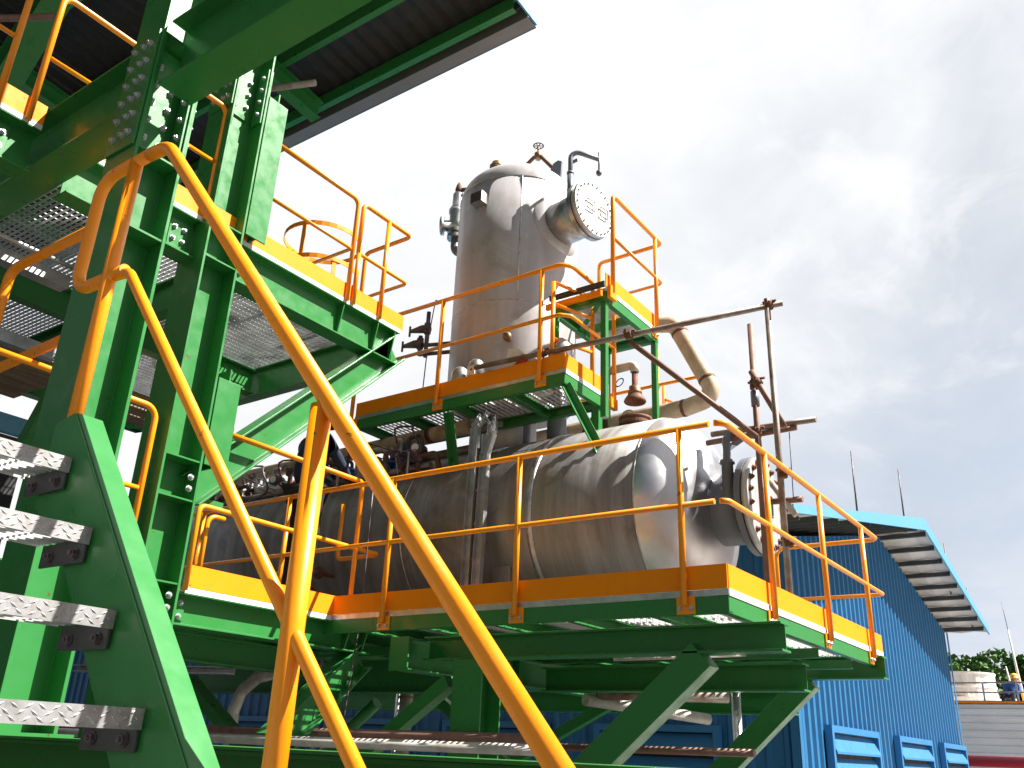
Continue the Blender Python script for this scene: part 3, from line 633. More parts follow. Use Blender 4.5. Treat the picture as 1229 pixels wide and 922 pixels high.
# ================================================================== MANWAY LANDING beside the tower's round cover
def landing():
    X0, X1, Y0, Y1, Z = 6.30, 7.36, 3.56, 4.16, 3.98; zc = Z - .085
    t = thing('manway_landing', 'small raised green landing on thin legs beside the tower cover', 'walkway', (X0, Y0, 2.5))
    obj('front_channel', MB().ext(Cprof(.10, .05), (X0, Y0, zc), (X0, Y1, zc), HINT), M['green'], t); obj('side_channel', MB().ext(Cprof(.10, .05), (X1, Y0, zc - .002), (X0 + .002, Y0, zc - .002), HINT), M['green'], t)
    obj('rear_channel', MB().ext(Cprof(.10, .05), (X1, Y1, zc), (X1, Y0 + .052, zc), HINT), M['green'], t); obj('side_channel', MB().ext(Cprof(.10, .05), (X0, Y1, zc + .002), (X1, Y1, zc + .002), HINT), M['green'], t)
    obj('joist', MB().ext(Cprof(.08, .04), (6.83, Y0 + .05, zc), (6.83, Y1 - .05, zc), HINT), M['green'], t)
    obj('joist', MB().ext(Lprof(.05, .05), (X0 + .05, Y0 + .06, zc - .03), (6.8, Y1 - .05, zc - .03), HINT), M['green'], t)
    obj('grating', grating(X0 + .01, X1 - .01, Y0 + .01, Y1 - .01, Z, 'Y', .04, .09, .025), M['grate'], t)
    obj('edge_strip', MB().box(X0 + .004, X1, Y0 - .006, Y0 + .006, Z - .036, Z + .006), M['white'], t)
    for a in ((X0 + .035, Y0 + .035, 2.72), (X0 + .035, Y1 - .035, 3.10), (X1 - .03, Y0 + .03, 2.55), (X1 - .03, Y1 - .03, 2.7)):
        obj('leg', MB().ext(Rprof(.055, .055), (a[0], a[1], zc - .052), a, (1, 0, 0)), M['green'], t, bevel=.004)
    toe(t, X0 + .0, Y0 + .004, X1, Y0 + .004, Z + .008)
    obj('toe_board', MB().ext(Rprof(.05, .03), (X0 - .02, Y0, Z + .03), (X0 - .02, Y1, Z + .03), HINT), M['purlin'], t)
    obj('lip', MB().box(X0 - .06, X0 - .03, Y0 + .02, Y1 + .02, Z - .1, Z - .045), M['orange'], t)
    zt, zm = Z + 1.03, Z + .56; y = Y0 - .034
    r = thing('guard_rail', 'orange guard rail on the small landing right of the tower cover', 'guard rail', (X0, y, Z), 'orange guard rails')
    rail_part(r, 'top_rail', [(6.37, y, Z - .03), (6.37, y, zt), (7.42, y, zt), (7.42, Y1 + .12, zt), (7.42, Y1 + .12, Z + .1)], RT, .05)
    rail_part(r, 'mid_rail', [(6.37, y, zm), (7.42, y, zm), (7.42, Y1 + .12, zm)], .016, .05)
    post_part(r, 7.27, y, Z - .06, zt, (0, -1), off=-.0165)
    obj('bracket', MB().box(6.31, 6.43, y - .01, y + .03, Z - .1, Z + .02), M['orange'], r)
landing()
r = thing('guard_rail', 'orange guard rail standing behind the beige pipe loop right of the tower', 'guard rail', (7.6, 3.9, 2.7), 'orange guard rails')
obj('post', MB().tube([(7.7, 3.75, 2.55), (7.7, 3.75, 3.95)], .026, 12), M['orange'], r); obj('post', MB().tube([(7.85, 3.75, 2.75), (7.85, 3.75, 3.6)], .018, 12), M['orange'], r)
obj('mid_rail', MB().tube([(7.7, 3.3, 3.55), (7.7, 5.2, 3.55)], .018, 10), M['orange'], r); obj('chain_bar', MB().tube([(7.85, 3.75, 3.45), (7.9, 3.45, 3.28)], .014, 8), M['orange'], r)

# ================================================================== PIPES ABOVE THE VESSEL
def beige_loop():
    x = 7.62
    t = thing('pipe_loop', 'thick beige insulated pipe making a sharp loop right of the tower', 'pipe', (x, 3.4, 2.9))
    P = [(x - .55, 5.0, 4.15), (x - .1, 3.9, 4.20), (x, 3.50, 4.15), (x, 3.08, 3.27), (x, 3.4, 3.21), (x, 5.2, 3.17), (x, 7.6, 3.16)]
    obj('run', MB().tube(P, .085, 20, .13, 7), M['beige'], t)
    def ring(p, d): obj('weld_ring', MB().lathe(V(p) - V(d).normalized() * .02, d, [(.083, 0), (.089, .006), (.089, .034), (.083, .04)], 20), M['rust'], t)
    ring((x - .1, 3.9, 4.2), (.4, -1, 0)); ring((x, 3.44, 4.03), (0, -.43, -.9)); ring((x, 3.17, 3.46), (0, -.43, -.9)); ring((x, 3.42, 3.21), (0, 1, 0)); ring((x, 4.85, 3.18), (0, 1, 0))
    f = obj('flange_pair', MB().lathe((x - .42, 4.68, 4.165), (-.45, 1, 0), [(.09, 0), (.16, 0), (.16, .03), (.10, .035), (.10, .05), (.16, .055), (.16, .085), (.09, .09)], 24, True), M['beige'], t)
    v = obj('drain_valve', MB().tube([(x - .55, 4.5, 4.08), (x - .62, 4.5, 3.98), (x - .62, 4.5, 3.72)], .035, 10), M['valve'], t)
    obj('handwheel', MB().lathe((x - .68, 4.5, 3.78), (-1, 0, 0), [(.085, -.01), (.098, 0), (.085, .01), (.075, 0)], 18, False, True), M['valve'], v)
    obj('body', MB().lathe((x - .62, 4.5, 3.68), HINT, [(.05, 0), (.08, .03), (.08, .07), (.05, .11), (.06, .2)], 14), M['brass'], v)
beige_loop()
def funnel():
    x, y = 6.92, 3.60
    t = thing('vent_funnel', 'rusty bell shaped vent over a flanged nozzle on top of the horizontal vessel', 'vent', (x, y, 2.95))
    obj('bell', MB().lathe((x, y, 3.06), HINT, [(.02, .09), (.085, .012), (.098, 0), (.105, .012), (.096, .035), (.058, .09), (.05, .12), (.05, .15), (.028, .18), (.028, .34)], 28), M['rust'], t)
    obj('bell_collar', MB().lathe((x, y, 3.14), HINT, [(.066, 0), (.066, .03), (.055, .05), (.055, .08)], 24), M['brass'], t)
    obj('elbow_pipe', MB().tube([(x, y, 3.37), (x, y, 3.45), (x - .02, y + .32, 3.43)], .042, 14, .05), M['whitepipe'], t)
    obj('stand_pipe', MB().tube([(x - .03, y + .30, 3.44), (x - .03, y + .30, 2.8)], .034, 12), M['scafrust'], t)
    obj('lower_flange', MB().lathe((x, y, 2.86), HINT, [(.09, 0), (.15, .015), (.155, .04), (.12, .05), (.07, .06)], 28), M['rust'], t)
    obj('lower_elbow', MB().tube([(x - .05, y + .18, 2.80), (x, y + .08, 3.0), (x, y - .0, 2.92)], .03, 10, .04), M['whitepipe'], t)
    w = MB().lathe((x - .06, y + .13, 3.27), (-1, .2, .3), [(.045, -.006), (.053, 0), (.045, .006), (.039, 0)], 16, False, True); obj('handwheel', w, M['bluelouv'], t)
    obj('side_elbow', MB().tube([(x - .15, y + .44, 2.78), (x - .1, y + .40, 2.92), (x - .02, y + .28, 2.96)], .045, 12, .08), M['valve'], t)
funnel()
def long_pipe():
    t = thing('brown_pipe', 'brown horizontal pipe running along the top of the vessel under the upper deck', 'pipe', (6.35, 6, 2.9))
    obj('run', MB().tube([(6.40, 5.12, 2.93), (6.40, 9.6, 2.85)], .075, 18), M['beige'], t)
    obj('run', MB().tube([(6.62, 5.2, 2.78), (6.62, 9.4, 2.74)], .05, 14), M['scaf'], t)
    for y in (5.6, 7.1): obj('clamp', MB().lathe((6.40, y, 2.92), (0, 1, 0), [(.078, 0), (.085, .0), (.085, .05), (.078, .05)], 18), M['rust'], t)
    for y in (5.9, 7.4, 8.8): obj('pipe_support', MB().box(6.36, 6.44, y, y + .05, 2.55, 2.83), M['grey'], t)
long_pipe()
def clutter():
    # wrapped parcels, gauges and loops of hose on top of the vessel
    def tarp(x, y, z, s, m, label, seed):
        rnd = random.Random(seed); b = MB(); n, k = 14, 9; vs = []
        for i in range(k):
            f = i / (k - 1)
            for j in range(n):
                a = 2 * PI * j / n; r = s * math.sin(PI * (.08 + .84 * f)) * (.8 + .35 * rnd.random()); vs.append((x + r * .7 * math.cos(a), y + r * 1.25 * math.sin(a), z + s * 1.1 * (f - .05) + .02 * rnd.random()))
        b.add(vs, [(i * n + j, i * n + (j + 1) % n, (i + 1) * n + (j + 1) % n, (i + 1) * n + j) for i in range(k - 1) for j in range(n)]); b.f.append(list(range(n))[::-1]); b.s.append(False); b.f.append([(k - 1) * n + j for j in range(n)]); b.s.append(False)
        tag(obj('wrapped_bundle', b, M[m], loc=(x, y, z)), label, 'bundle', 'wrapped bundles on the vessel')
    tarp(6.42, 5.98, 2.58, .20, 'bluetarp', 'crumpled dark blue plastic bundle on the vessel nearest the grey cable tray', 3); tarp(6.42, 6.45, 2.55, .17, 'white', 'crumpled white plastic bundle on the vessel beside the blue one', 4)
    tarp(6.4, 7.9, 2.50, .24, 'white', 'white plastic wrapped bundle on the vessel behind the lower left rails', 5); tarp(6.5, 6.85, 2.6, .16, 'bluetarp', 'small blue plastic bundle furthest left along the vessel', 6)
    for i, (x, y, z, r, lab) in enumerate(((6.25, 7.55, 2.74, .17, 'thin black hose loop above the far left end of the vessel'), (6.2, 8.05, 2.68, .22, 'wider black hose loop at the far left end of the vessel'), (6.12, 5.72, 2.80, .15, 'thin grey hose loop just below the upper deck grating'))):
        b = MB(); b.tube([(x + .05 * math.cos(k), y + r * math.cos(k * 2 * PI / 22), z + r * math.sin(k * 2 * PI / 22)) for k in range(21)], .010, 6); tag(obj('hose_loop', b, M['valve'], loc=(x, y, z - r)), lab, 'hose', 'hose loops on the vessel')
    for k, (x, y, z) in enumerate(((6.3, 8.75, 2.50), (6.32, 7.02, 2.52))):
        tt = thing('lagged_pipe_stub', ('white lagged pipe stub behind the far left end of the rails', 'white lagged pipe stub right of the worker')[k], 'pipe', (x, y, z)); obj('stub', MB().tube([(x, y, z - .1), (x, y, z + .18), (x + .2, y + .1, z + .26)], .06, 14, .08), M['whitepipe'], tt); obj('stub_band', MB().lathe((x, y, z + .06), HINT, [(.06, 0), (.066, .0), (.066, .03), (.06, .03)], 14), M['rust'], tt)
    sp = [(6.25, 7.3, 'dark instrument with round head behind the blue bundle'), (6.3, 7.75, 'dark instrument cluster between the two black hose loops'), (6.2, 5.58, 'small dark instrument on a chain below the upper deck'), (6.25, 8.5, 'dark instrument at the far left end of the vessel')]
    for i, (x, y, lab) in enumerate(sp):
        t = thing('transmitter', lab, 'instrument', (x, y, 2.4), 'instruments on the vessel')
        obj('stem', MB().tube([(x + .1, y, 2.3), (x, y, 2.45), (x, y, 2.66)], .02, 8), M['galv'], t); obj('housing', MB().lathe((x - .07, y, 2.70), (1, .2, 0), [(.05, 0), (.065, .01), (.065, .13), (.05, .14)], 16), M['valve'], t)
        obj('conduit', MB().tube([(x, y + .02, 2.62), (x - .02, y + .16, 2.6), (x + .1, y + .3, 2.52)], .018, 8, .05), M['rust'], t)
        obj('dial', MB().lathe((x - .075, y, 2.70), (-1, -.2, 0), [(.04, 0), (.04, .006)], 14), M['white'], t)
    for i, (x, y, z, rx, h, lab, m2) in enumerate(((6.14, 5.09, 3.09, .085, .35, 'round grey cap standing on the upper deck left of the other grey cap', 'grey'), (6.12, 4.88, 3.09, .08, .38, 'grey cap with a white and red sticker on the upper deck', 'grey'), (6.16, 3.95, 3.09, .11, .38, 'grey dome cap with a red top at the corner of the upper deck', 'grey'))):
        t = thing('grey_dome', lab, 'cap', (x, y, z), 'grey caps on the upper deck')
        obj('cap_body', MB().lathe((x, y, z), HINT, [(rx * .8, 0), (rx * .8, h * .5), (rx, h * .52), (rx, h * .8), (rx * .85, h * .93), (rx * .5, h), (.01, h + .005)], 24), M['flange'], t)
        if i == 2: obj('red_top', MB().lathe((x, y, z + h), HINT, [(.03, 0), (.03, .02)], 12), M['redplastic'], t)
        if i == 1:
            st = obj('sticker', MB().box(x - rx - .004, x - rx + .004, y - .05, y + .04, z + .20, z + .29), M['bag'], t); obj('red_mark', MB().lathe((x - rx - .006, y - .01, z + .25), (-1, 0, 0), [(.014, 0), (.014, .002)], 8), M['redplastic'], st)
    b = MB(); x, y, z = 6.10, 4.36, 3.22
    rnd = random.Random(2); vs = []
    out = [(-.16, 0), (.16, 0), (.18, .12), (.08, .17), (-.02, .25), (-.14, .27), (-.17, .12)]
    for dx in (-.03, .05):
        for a, c in out: vs.append((x + dx + .02 * rnd.random(), y - a * .9, z + c))
    n = len(out); b.add(vs, [tuple(range(n))[::-1], tuple(range(n, 2 * n))] + [(i, (i + 1) % n, n + (i + 1) % n, n + i) for i in range(n)])
    t = thing('paper_bag', 'crumpled off white bag with a red print lying on the upper deck', 'bag', (x, y, z)); obj('bag_body', b, M['bag'], t, bevel=.01)
    obj('red_print', MB().add([(x - .034, y - .10, z + .06), (x - .034, y - .14, z + .14), (x - .034, y - .05, z + .16), (x - .034, y + .0, z + .10), (x - .034, y + .04, z + .06), (x - .040, y - .10, z + .06), (x - .040, y - .14, z + .14), (x - .040, y - .05, z + .16), (x - .040, y + .0, z + .10), (x - .040, y + .04, z + .06)], [(0, 1, 2, 3, 4), (9, 8, 7, 6, 5)] + [(i, 5 + i, 5 + (i + 1) % 5, (i + 1) % 5) for i in range(5)]), M['redplastic'], t)
    b = MB().tube([(5.27, 5.24, 2.12), (5.25, 5.22, 1.7), (5.24, 5.2, .98), (5.18, 5.2, .3), (5.1, 5.2, -.6)], .007, 6, .2); tag(obj('loose_cable', b, M['valve'], loc=(5.25, 5.22, 1)), 'thin black cable hanging from the end of the lower left guard rail', 'cable')
    def manifold(label, y0, y1, seed, n):
        rnd = random.Random(seed); tt = thing('pipe_manifold', label, 'pipework', (6.25, (y0 + y1) / 2, 2.6), 'small pipework on the vessel')
        for k in range(n):
            y = y0 + (y1 - y0) * (k + .5) / n + .05 * (rnd.random() - .5); x = 6.15 + .3 * rnd.random(); h = 2.62 + .30 * rnd.random(); r_ = .012 + .014 * rnd.random()
            m_ = M[('valve', 'rust', 'whitepipe', 'grey', 'galv', 'scafrust')[rnd.randrange(6)]]
            p = obj('pipe', MB().tube([(x, y, 2.42), (x, y, h), (x + .05 - .1 * rnd.random(), y + (.12 + .16 * rnd.random()) * (1 if k % 2 else -1), h), (x + .1, y + .2 * (1 if k % 2 else -1), 2.46)], r_, 8, .04), m_, tt)
            if k % 2 == 0:
                z = 2.52 + (h - 2.52) * rnd.random(); v = obj('valve_body', MB().lathe((x, y, z - .05), HINT, [(r_, 0), (.045, .01), (.05, .04), (.045, .08), (r_, .1)], 12), M[('valve', 'brass', 'grey')[k // 2 % 3]], p)
                v.data.update(); obj('handle_bar', MB().tube([(x - .03, y - .02, z), (x - .12, y - .05, z + .01)], .008, 6), M[('redplastic', 'bluetarp', 'valve')[k // 2 % 3]], p)
                obj('hand_disc', MB().lathe((x - .12, y - .05, z + .01), (-1, -.3, 0), [(.03, -.006), (.038, 0), (.03, .006), (.024, 0)], 14, False, True), M['valve'], p)
        for k in range(3): obj('cable', MB().tube([(6.2, y0 + .05, 2.5 + .05 * k), (6.12, (y0 + y1) / 2, 2.75 + .06 * k), (6.22, y1, 2.48)], .006, 6, .25), M['valve'], tt)
        obj('header_pipe', MB().tube([(6.28, y0, 2.56), (6.28, y1, 2.54)], .03, 10), M['scaf'], tt)
    manifold('tangle of small pipes and valves on the vessel behind the far left rails', 7.6, 9.0, 21, 13)
    manifold('row of small pipes and valves on the vessel between the worker and the cable tray', 5.5, 7.1, 22, 13)
    # cable tray
    t = thing('cable_tray', 'galvanised cable tray bending down the front of the horizontal vessel', 'cable tray', (6.0, 4.62, .95))
    for k, y in enumerate((4.60, 4.71)):
        P = [(6.42, y + .5, 2.90), (6.2, y + .1, 2.84), (6.0, y - .06, 2.62), (5.97, y - .06 + .04, 2.42), (5.97, y, .96)] if k == 0 else [(6.42, y + .5, 2.96), (6.15, y + .05, 2.88), (5.98, y + .0, 2.70), (5.97, y, 2.42), (5.97, y, .96)]
        b = MB()
        for a, c in zip(P[:-1], P[1:]): b.ext(Tprof(.085, .05), a, c, (0, 1, 0) if abs(c[2] - a[2]) > .1 else (0, 0, 1))
        obj('tray', b, M['galv'], t)
    cb = MB()
    for k in range(3): cb.tube([(5.965 - .004, 4.655 + .014 * k, 2.5), (5.962, 4.65 + .016 * k, 1.7), (5.962, 4.652 + .014 * k, .96)], .007, 6)
    obj('cables', cb, M['valve'], t)
    for z in (1.2, 1.5, 1.8, 2.1): obj('tray_clip', MB().box(5.955, 5.962, 4.55, 4.77, z, z + .02), M['galv'], t)
clutter()

# ================================================================== SCAFFOLD TUBES
def scaffold():
    def tb(p, q, m, label, r=.0242):
        t = thing('scaffold_tube', label, 'scaffold tube', p, 'scaffold tubes'); obj('tube', MB().tube([p, q], r, 14), M[m], t); return t
    def clamp(t, p, d):
        p = V(p); b = MB().lathe(p - V(d) * .03, d, [(.034, 0), (.036, .01), (.036, .05), (.034, .06)], 12); b.tube([p + V((-.07, .0, .02)), p + V((.06, .03, -.01))], .012, 6); b.tube([p + V((0, -.06, .03)), p + V((0, .05, .035))], .011, 6); obj('coupler', b, M['rust'], t)
    a = tb((6.28, 2.075, 1.10), (6.31, 2.085, 3.46), 'scaf', 'tall upright scaffold tube clamped to the right guard rail'); clamp(a, (6.29, 2.06, 1.985), (0, 0, 1)); clamp(a, (6.31, 2.07, 3.40), (0, 0, 1)); clamp(a, (6.29, 2.06, 1.47), (0, 0, 1))
    # long bar from upper rail to the top of the upright
    b = tb((5.875, 4.70, 3.26), (6.345, 1.97, 3.41), 'scaf', 'long grey scaffold tube tied across the upper rail post to the tall upright'); clamp(b, (5.99, 4.03, 3.30), (0, 1, 0)); clamp(b, (6.11, 3.23, 3.335), (0, 1, 0))
    c = tb((6.12, 3.22, 3.27), (6.55, 2.33, 2.40), 'scafrust', 'sloping brown scaffold tube hanging from the long grey one'); 
    d = tb((6.6, 2.34, 1.2), (6.6, 2.34, 3.42), 'scafrust', 'shorter brown upright scaffold tube left of the tall grey one'); clamp(d, (6.6, 2.34, 2.86), (0, 0, 1)); clamp(d, (6.6, 2.34, 2.46), (0, 0, 1))
    obj('sleeve', MB().cyl((6.6, 2.34, 2.68), (6.6, 2.34, 2.81), .034, 12), M['grey'], d)
    e = tb((6.55, 2.34, 2.97), (6.55, 2.10, 2.44), 'scafrust', 'short brown diagonal scaffold tube crossing behind the tall upright'); clamp(e, (6.55, 2.29, 2.86), (0, .5, .8))
    f = tb((6.65, 2.75, 2.52), (6.65, 1.88, 2.50), 'scaf', 'upper of two level scaffold tubes poking past the tall upright'); g = tb((6.66, 2.8, 2.455), (6.66, 2.04, 2.465), 'scafrust', 'lower of two level scaffold tubes poking past the tall upright')
    h = tb((6.62, 2.30, 1.88), (6.62, 2.03, 1.87), 'scafrust', 'lowest rusty scaffold stub just above the blue roof line'); k = tb((6.62, 2.28, 2.05), (6.62, 2.09, 1.75), 'whitepipe', 'short pale scaffold offcut under the lowest rusty stub')
    b = MB().tube([(6.65, 2.10, 2.43), (6.65, 2.11, 1.9)], .004, 5); tag(obj('tie_wire', b, M['valve'], loc=(6.65, 2.1, 2.43)), 'thin wire hanging from the level scaffold tubes right of the upright', 'wire')
scaffold()

# ================================================================== STEEL FRAME (left) AND UNDERSTRUCTURE
def column(name, label, x0, x1, y0, y1, z0, z1, splices, stiff=()):
    xc, yc = (x0 + x1) / 2, (y0 + y1) / 2; tf = .02
    t = thing(name, label, 'steel column', (xc, yc, z0), 'green steel columns')
    obj('shaft', MB().ext(Iprof(x1 - x0, y1 - y0, tf, .014), (xc, yc, z0), (xc, yc, z1), (1, 0, 0)), M['green'], t, bevel=.003)
    for z in stiff: obj('stiffener', MB().box(x0 + tf + .002, x1 - tf - .002, y0 + .004, yc - .009, z - .006, z + .006), M['green'], t)
    for zc, rows in splices:
        h = rows * .125 + .06
        # outer plate on the -X flange, inner strips, web plate
        o = obj('splice_plate', MB().box(x0 - .016, x0 - .001, y0 + .012, y1 - .012, zc - h / 2, zc + h / 2), M['green'], t, bevel=.002)
        i2 = obj('splice_plate', MB().box(x1 - tf - .017, x1 - tf - .001, y0 + .012, yc - .03, zc - h / 2, zc + h / 2), M['green'], t, bevel=.002)
        i1 = obj('splice_plate', MB().box(x0 + tf + .001, x0 + tf + .017, y0 + .012, yc - .03, zc - h / 2, zc + h / 2), M['green'], t, bevel=.002)
        o2 = obj('splice_plate', MB().box(x1 + .001, x1 + .016, y0 + .012, y1 - .012, zc - h / 2, zc + h / 2), M['green'], t, bevel=.002)
        w = obj('web_plate', MB().box(x0 + tf + .055, x1 - tf - .055, yc - .023, yc - .0085, zc - h / 2 + .03, zc + h / 2 - .03), M['green'], t, bevel=.002)
        for r in range(rows):
            z = zc + (r - (rows - 1) / 2) * .125
            for yy in (y0 + .07, y0 + .13, y1 - .07): bolt(o, (x0 - .016, yy if yy < y1 - .08 else yy, z), (-1, 0, 0), BOLT, 1.05)
            bolt(i2, (x1 - tf - .017, y0 + .05, z), (-1, 0, 0), BOLT, 1.05); bolt(o2, (x1 + .016, y0 + .06, z), (1, 0, 0), BOLT, 1.05)
            if r < rows - 1:
                for xx in (xc - .055, xc + .045): bolt(w, (xx, yc - .023, z + .06), (0, -1, 0), BOLT, 1.05)
    return t
C1 = (2.00, 2.29, 4.05, 4.34); C2 = (3.28, 3.59, 5.25, 5.57)
c1 = column('steel_column', 'nearest green steel column, rising behind the stair handrail with a bolted splice', *C1, -.03, 6.95, [(3.38, 6)], (2.98, 3.78, 2.5))
obj('base_plate', MB().box(1.95, 2.34, 4.0, 4.39, -.03, -.006), M['green'], c1)
c2 = column('steel_column', 'green steel column just right of the nearest one, carrying the platform edge beams', *C2, -.03, 6.95, [(4.98, 4)], (3.32, 3.64, 1.78, 1.50, .94, .70))
for z in (1.66, 1.58, .86, .78): bolt(c2, (3.52, 5.26, z), (0, -1, 0), BOLT, 1.1)
for (zb, zt) in ((1.78, 2.44), (3.66, 5.00)):     # stub cover plates on the right of the second column
    sp = obj('stub_post', MB().box(3.602, 3.80, 5.252, 5.268, zb, zt), M['green'], c2, bevel=.003); obj('stub_flange', MB().box(3.70, 3.715, 5.27, 5.50, zb, zt + .10), M['green'], c2, bevel=.003)
    obj('stub_cap', MB().box(3.602, 3.80, 5.27, 5.50, zt - .03, zt - .018), M['green'], c2)
def beam(label, p0, p1, h, w, m='green', prof='I', name='steel_beam', bdir=HINT, group='green steel beams', cat='steel beam', bev=.002):
    t = thing(name, label, cat, p0, group)
    pf = Iprof(h, w) if prof == 'I' else Rprof(h, w) if prof == 'R' else Cprof(h, w)
    obj('section', MB().ext(pf, p0, p1, bdir), M[m], t, bevel=bev); return t
# roof level beams running to and from the near column
b = beam('deep dark beam running back from the near column to the upper left', (2.145, 4.36, 3.59), (2.145, 10.5, 3.59), .44, .22)
p = obj('end_plate', MB().box(2.02, 2.27, 4.345, 4.359, 3.35, 3.83), M['green'], b)
for k in range(6): bolt(p, (2.05, 4.359, 3.40 + k * .075), (0, 1, 0)); 
b = beam('deep dark beam running from the near column up to the top edge over the stair', (2.145, 4.045, 3.64), (2.145, 1.35, 3.64), .47, .22)
beam('green beam crossing the roof underside beyond the second column', (3.43, 5.24, 6.3), (3.43, 4.1, 6.3), .3, .2)
# upper platform left
UZ = 3.66
def edge_beam(label, x0, x1, y, zt, h, stf, bolts=()):
    t = beam(label, (x0, y, zt - h / 2), (x1, y, zt - h / 2), h, .17)
    for x in stf: obj('stiffener', MB().add([(x - .005, y - .008, zt - .012), (x - .005, y - .08, zt - .012), (x - .005, y - .08, zt - .04), (x - .005, y - .03, zt - h + .016), (x - .005, y - .008, zt - h + .016), (x + .005, y - .008, zt - .012), (x + .005, y - .08, zt - .012), (x + .005, y - .08, zt - .04), (x + .005, y - .03, zt - h + .016), (x + .005, y - .008, zt - h + .016)], [(0, 1, 2, 3, 4), (9, 8, 7, 6, 5)] + [(i, 5 + i, 5 + (i + 1) % 5, (i + 1) % 5) for i in range(5)]), M['green'], t)
    for x, zs in bolts:
        pl = obj('fin_plate', MB().box(x - .09, x + .07, y - .017, y - .0055, zt - h + .04, zt - .05), M['green'], t, bevel=.002)
        for dx in (-.05, .03):
            for z in zs: bolt(pl, (x + dx, y - .018, zt - h * z), (0, -1, 0), BOLT, 1.0)
    return t
edge_beam('green edge beam of the upper left platform between the two columns', 2.27, 3.27, 5.44, UZ - .03, .33, (), ((3.16, (.35, .65)),))
edge_beam('green edge beam of the upper left platform running out to its right end', 3.60, 5.52, 5.44, UZ - .03, .33, (4.80, 5.24, 5.47), ((3.70, (.35, .65)),))
edge_beam('green edge beam of the upper left platform left of the near column', .2, 2.02, 5.44, UZ - .03, .33, (), ((1.80, (.35, .65)),))
edge_beam('green edge beam of the lower left platform running out to the vessel walkway', 3.60, 5.54, 5.44, .915, .22, (5.30, 5.50), ((3.70, (.3, .7)),))
edge_beam('green edge beam of the lower left platform between the two columns', 2.32, 3.27, 5.44, .915, .22, ())
t = beam('heavy light green diagonal brace under the upper left platform', (5.53, 5.44, 3.47), (3.60, 5.44, 1.60), .25, .2, name='steel_brace', group='green steel braces', cat='steel brace')
obj('gusset', MB().box(3.60, 3.95, 5.434, 5.446, 1.55, 1.60), M['green'], t)
beam('light green diagonal brace under the lower left platform', (5.50, 5.44, .68), (4.70, 5.44, -.03), .23, .19, name='steel_brace', group='green steel braces', cat='steel brace')
beam('dark green brace slanting up at the top left corner', (2.575, 8.9, 4.6), (2.575, 6.95, 7.0), .30, .24, name='steel_brace', group='green steel braces', cat='steel brace')
def platform(label, x0, x1, y0, y1, z, name='platform', joists=(), along='Y', sp=.04, cross=.1):
    t = thing(name, label, 'platform', (x0, y0, z))
    cuts = [x0]; x = x0
    while x < x1 - .05: x = min(x + 1.0, x1); cuts.append(x)
    for a, c in zip(cuts[:-1], cuts[1:]): obj('grating', grating(a + .006, c - .006, y0, y1, z, along, sp, cross, .03), M['grate'], t)
    for (p0, p1, h) in joists: obj('joist', MB().ext(Iprof(h, .12), p0, p1, HINT), M['green'], t)
    return t
zj = UZ - .03 - .165
up = platform('upper left platform of steel grating seen from below', 2.27, 5.5, 5.36, 9.4, UZ, joists=[((5.45, 5.53, zj), (5.45, 9.4, zj), .32), ((3.75, 5.53, zj), (3.75, 9.4, zj), .30), ((2.32, 7.3, zj), (5.4, 7.3, zj), .26), ((2.3, 9.4, zj), (5.5, 9.4, zj), .32)], along='Y', sp=.04, cross=.075)
toe(up, .2, 5.36, 2.02, 5.36, UZ + .006, .01, .15); toe(up, 2.27, 5.36, 5.56, 5.36, UZ + .006, .01, .15); obj('edge_strip', MB().box(2.27, 5.54, 5.352, 5.366, UZ - .035, UZ + .003), M['white'], up); obj('edge_strip', MB().box(.2, 2.02, 5.352, 5.366, UZ - .035, UZ + .003), M['white'], up)
for a, c in ((.2, 1.1), (1.11, 2.02)): obj('grating', grating(a, c, 5.36, 9.4, UZ, 'Y', .05, .1, .03), M['grate'], up)
for y in (6.6, 8.0): obj('joist', MB().ext(Iprof(.2, .12), (.2, y, UZ - .14), (2.03, y, UZ - .14), HINT), M['green'], up)
lp = platform('lower left platform of steel grating beside the horizontal vessel', 3.62, 5.52, 5.36, 8.6, .945, joists=[((3.66, 6.4, .80), (5.4, 6.4, .80), .18), ((3.66, 7.6, .80), (5.4, 7.6, .80), .18), ((5.46, 5.53, .80), (5.46, 8.6, .80), .18)], along='X')
toe(lp, 3.70, 5.36, 5.55, 5.36, .952, .01, .15); obj('edge_strip', MB().box(3.70, 5.54, 5.352, 5.366, .91, .948), M['white'], lp)
obj('under_beam', MB().ext(Iprof(.19, .12), (3.60, 5.75, .60), (5.3, 5.75, .60), HINT), M['green'], lp)
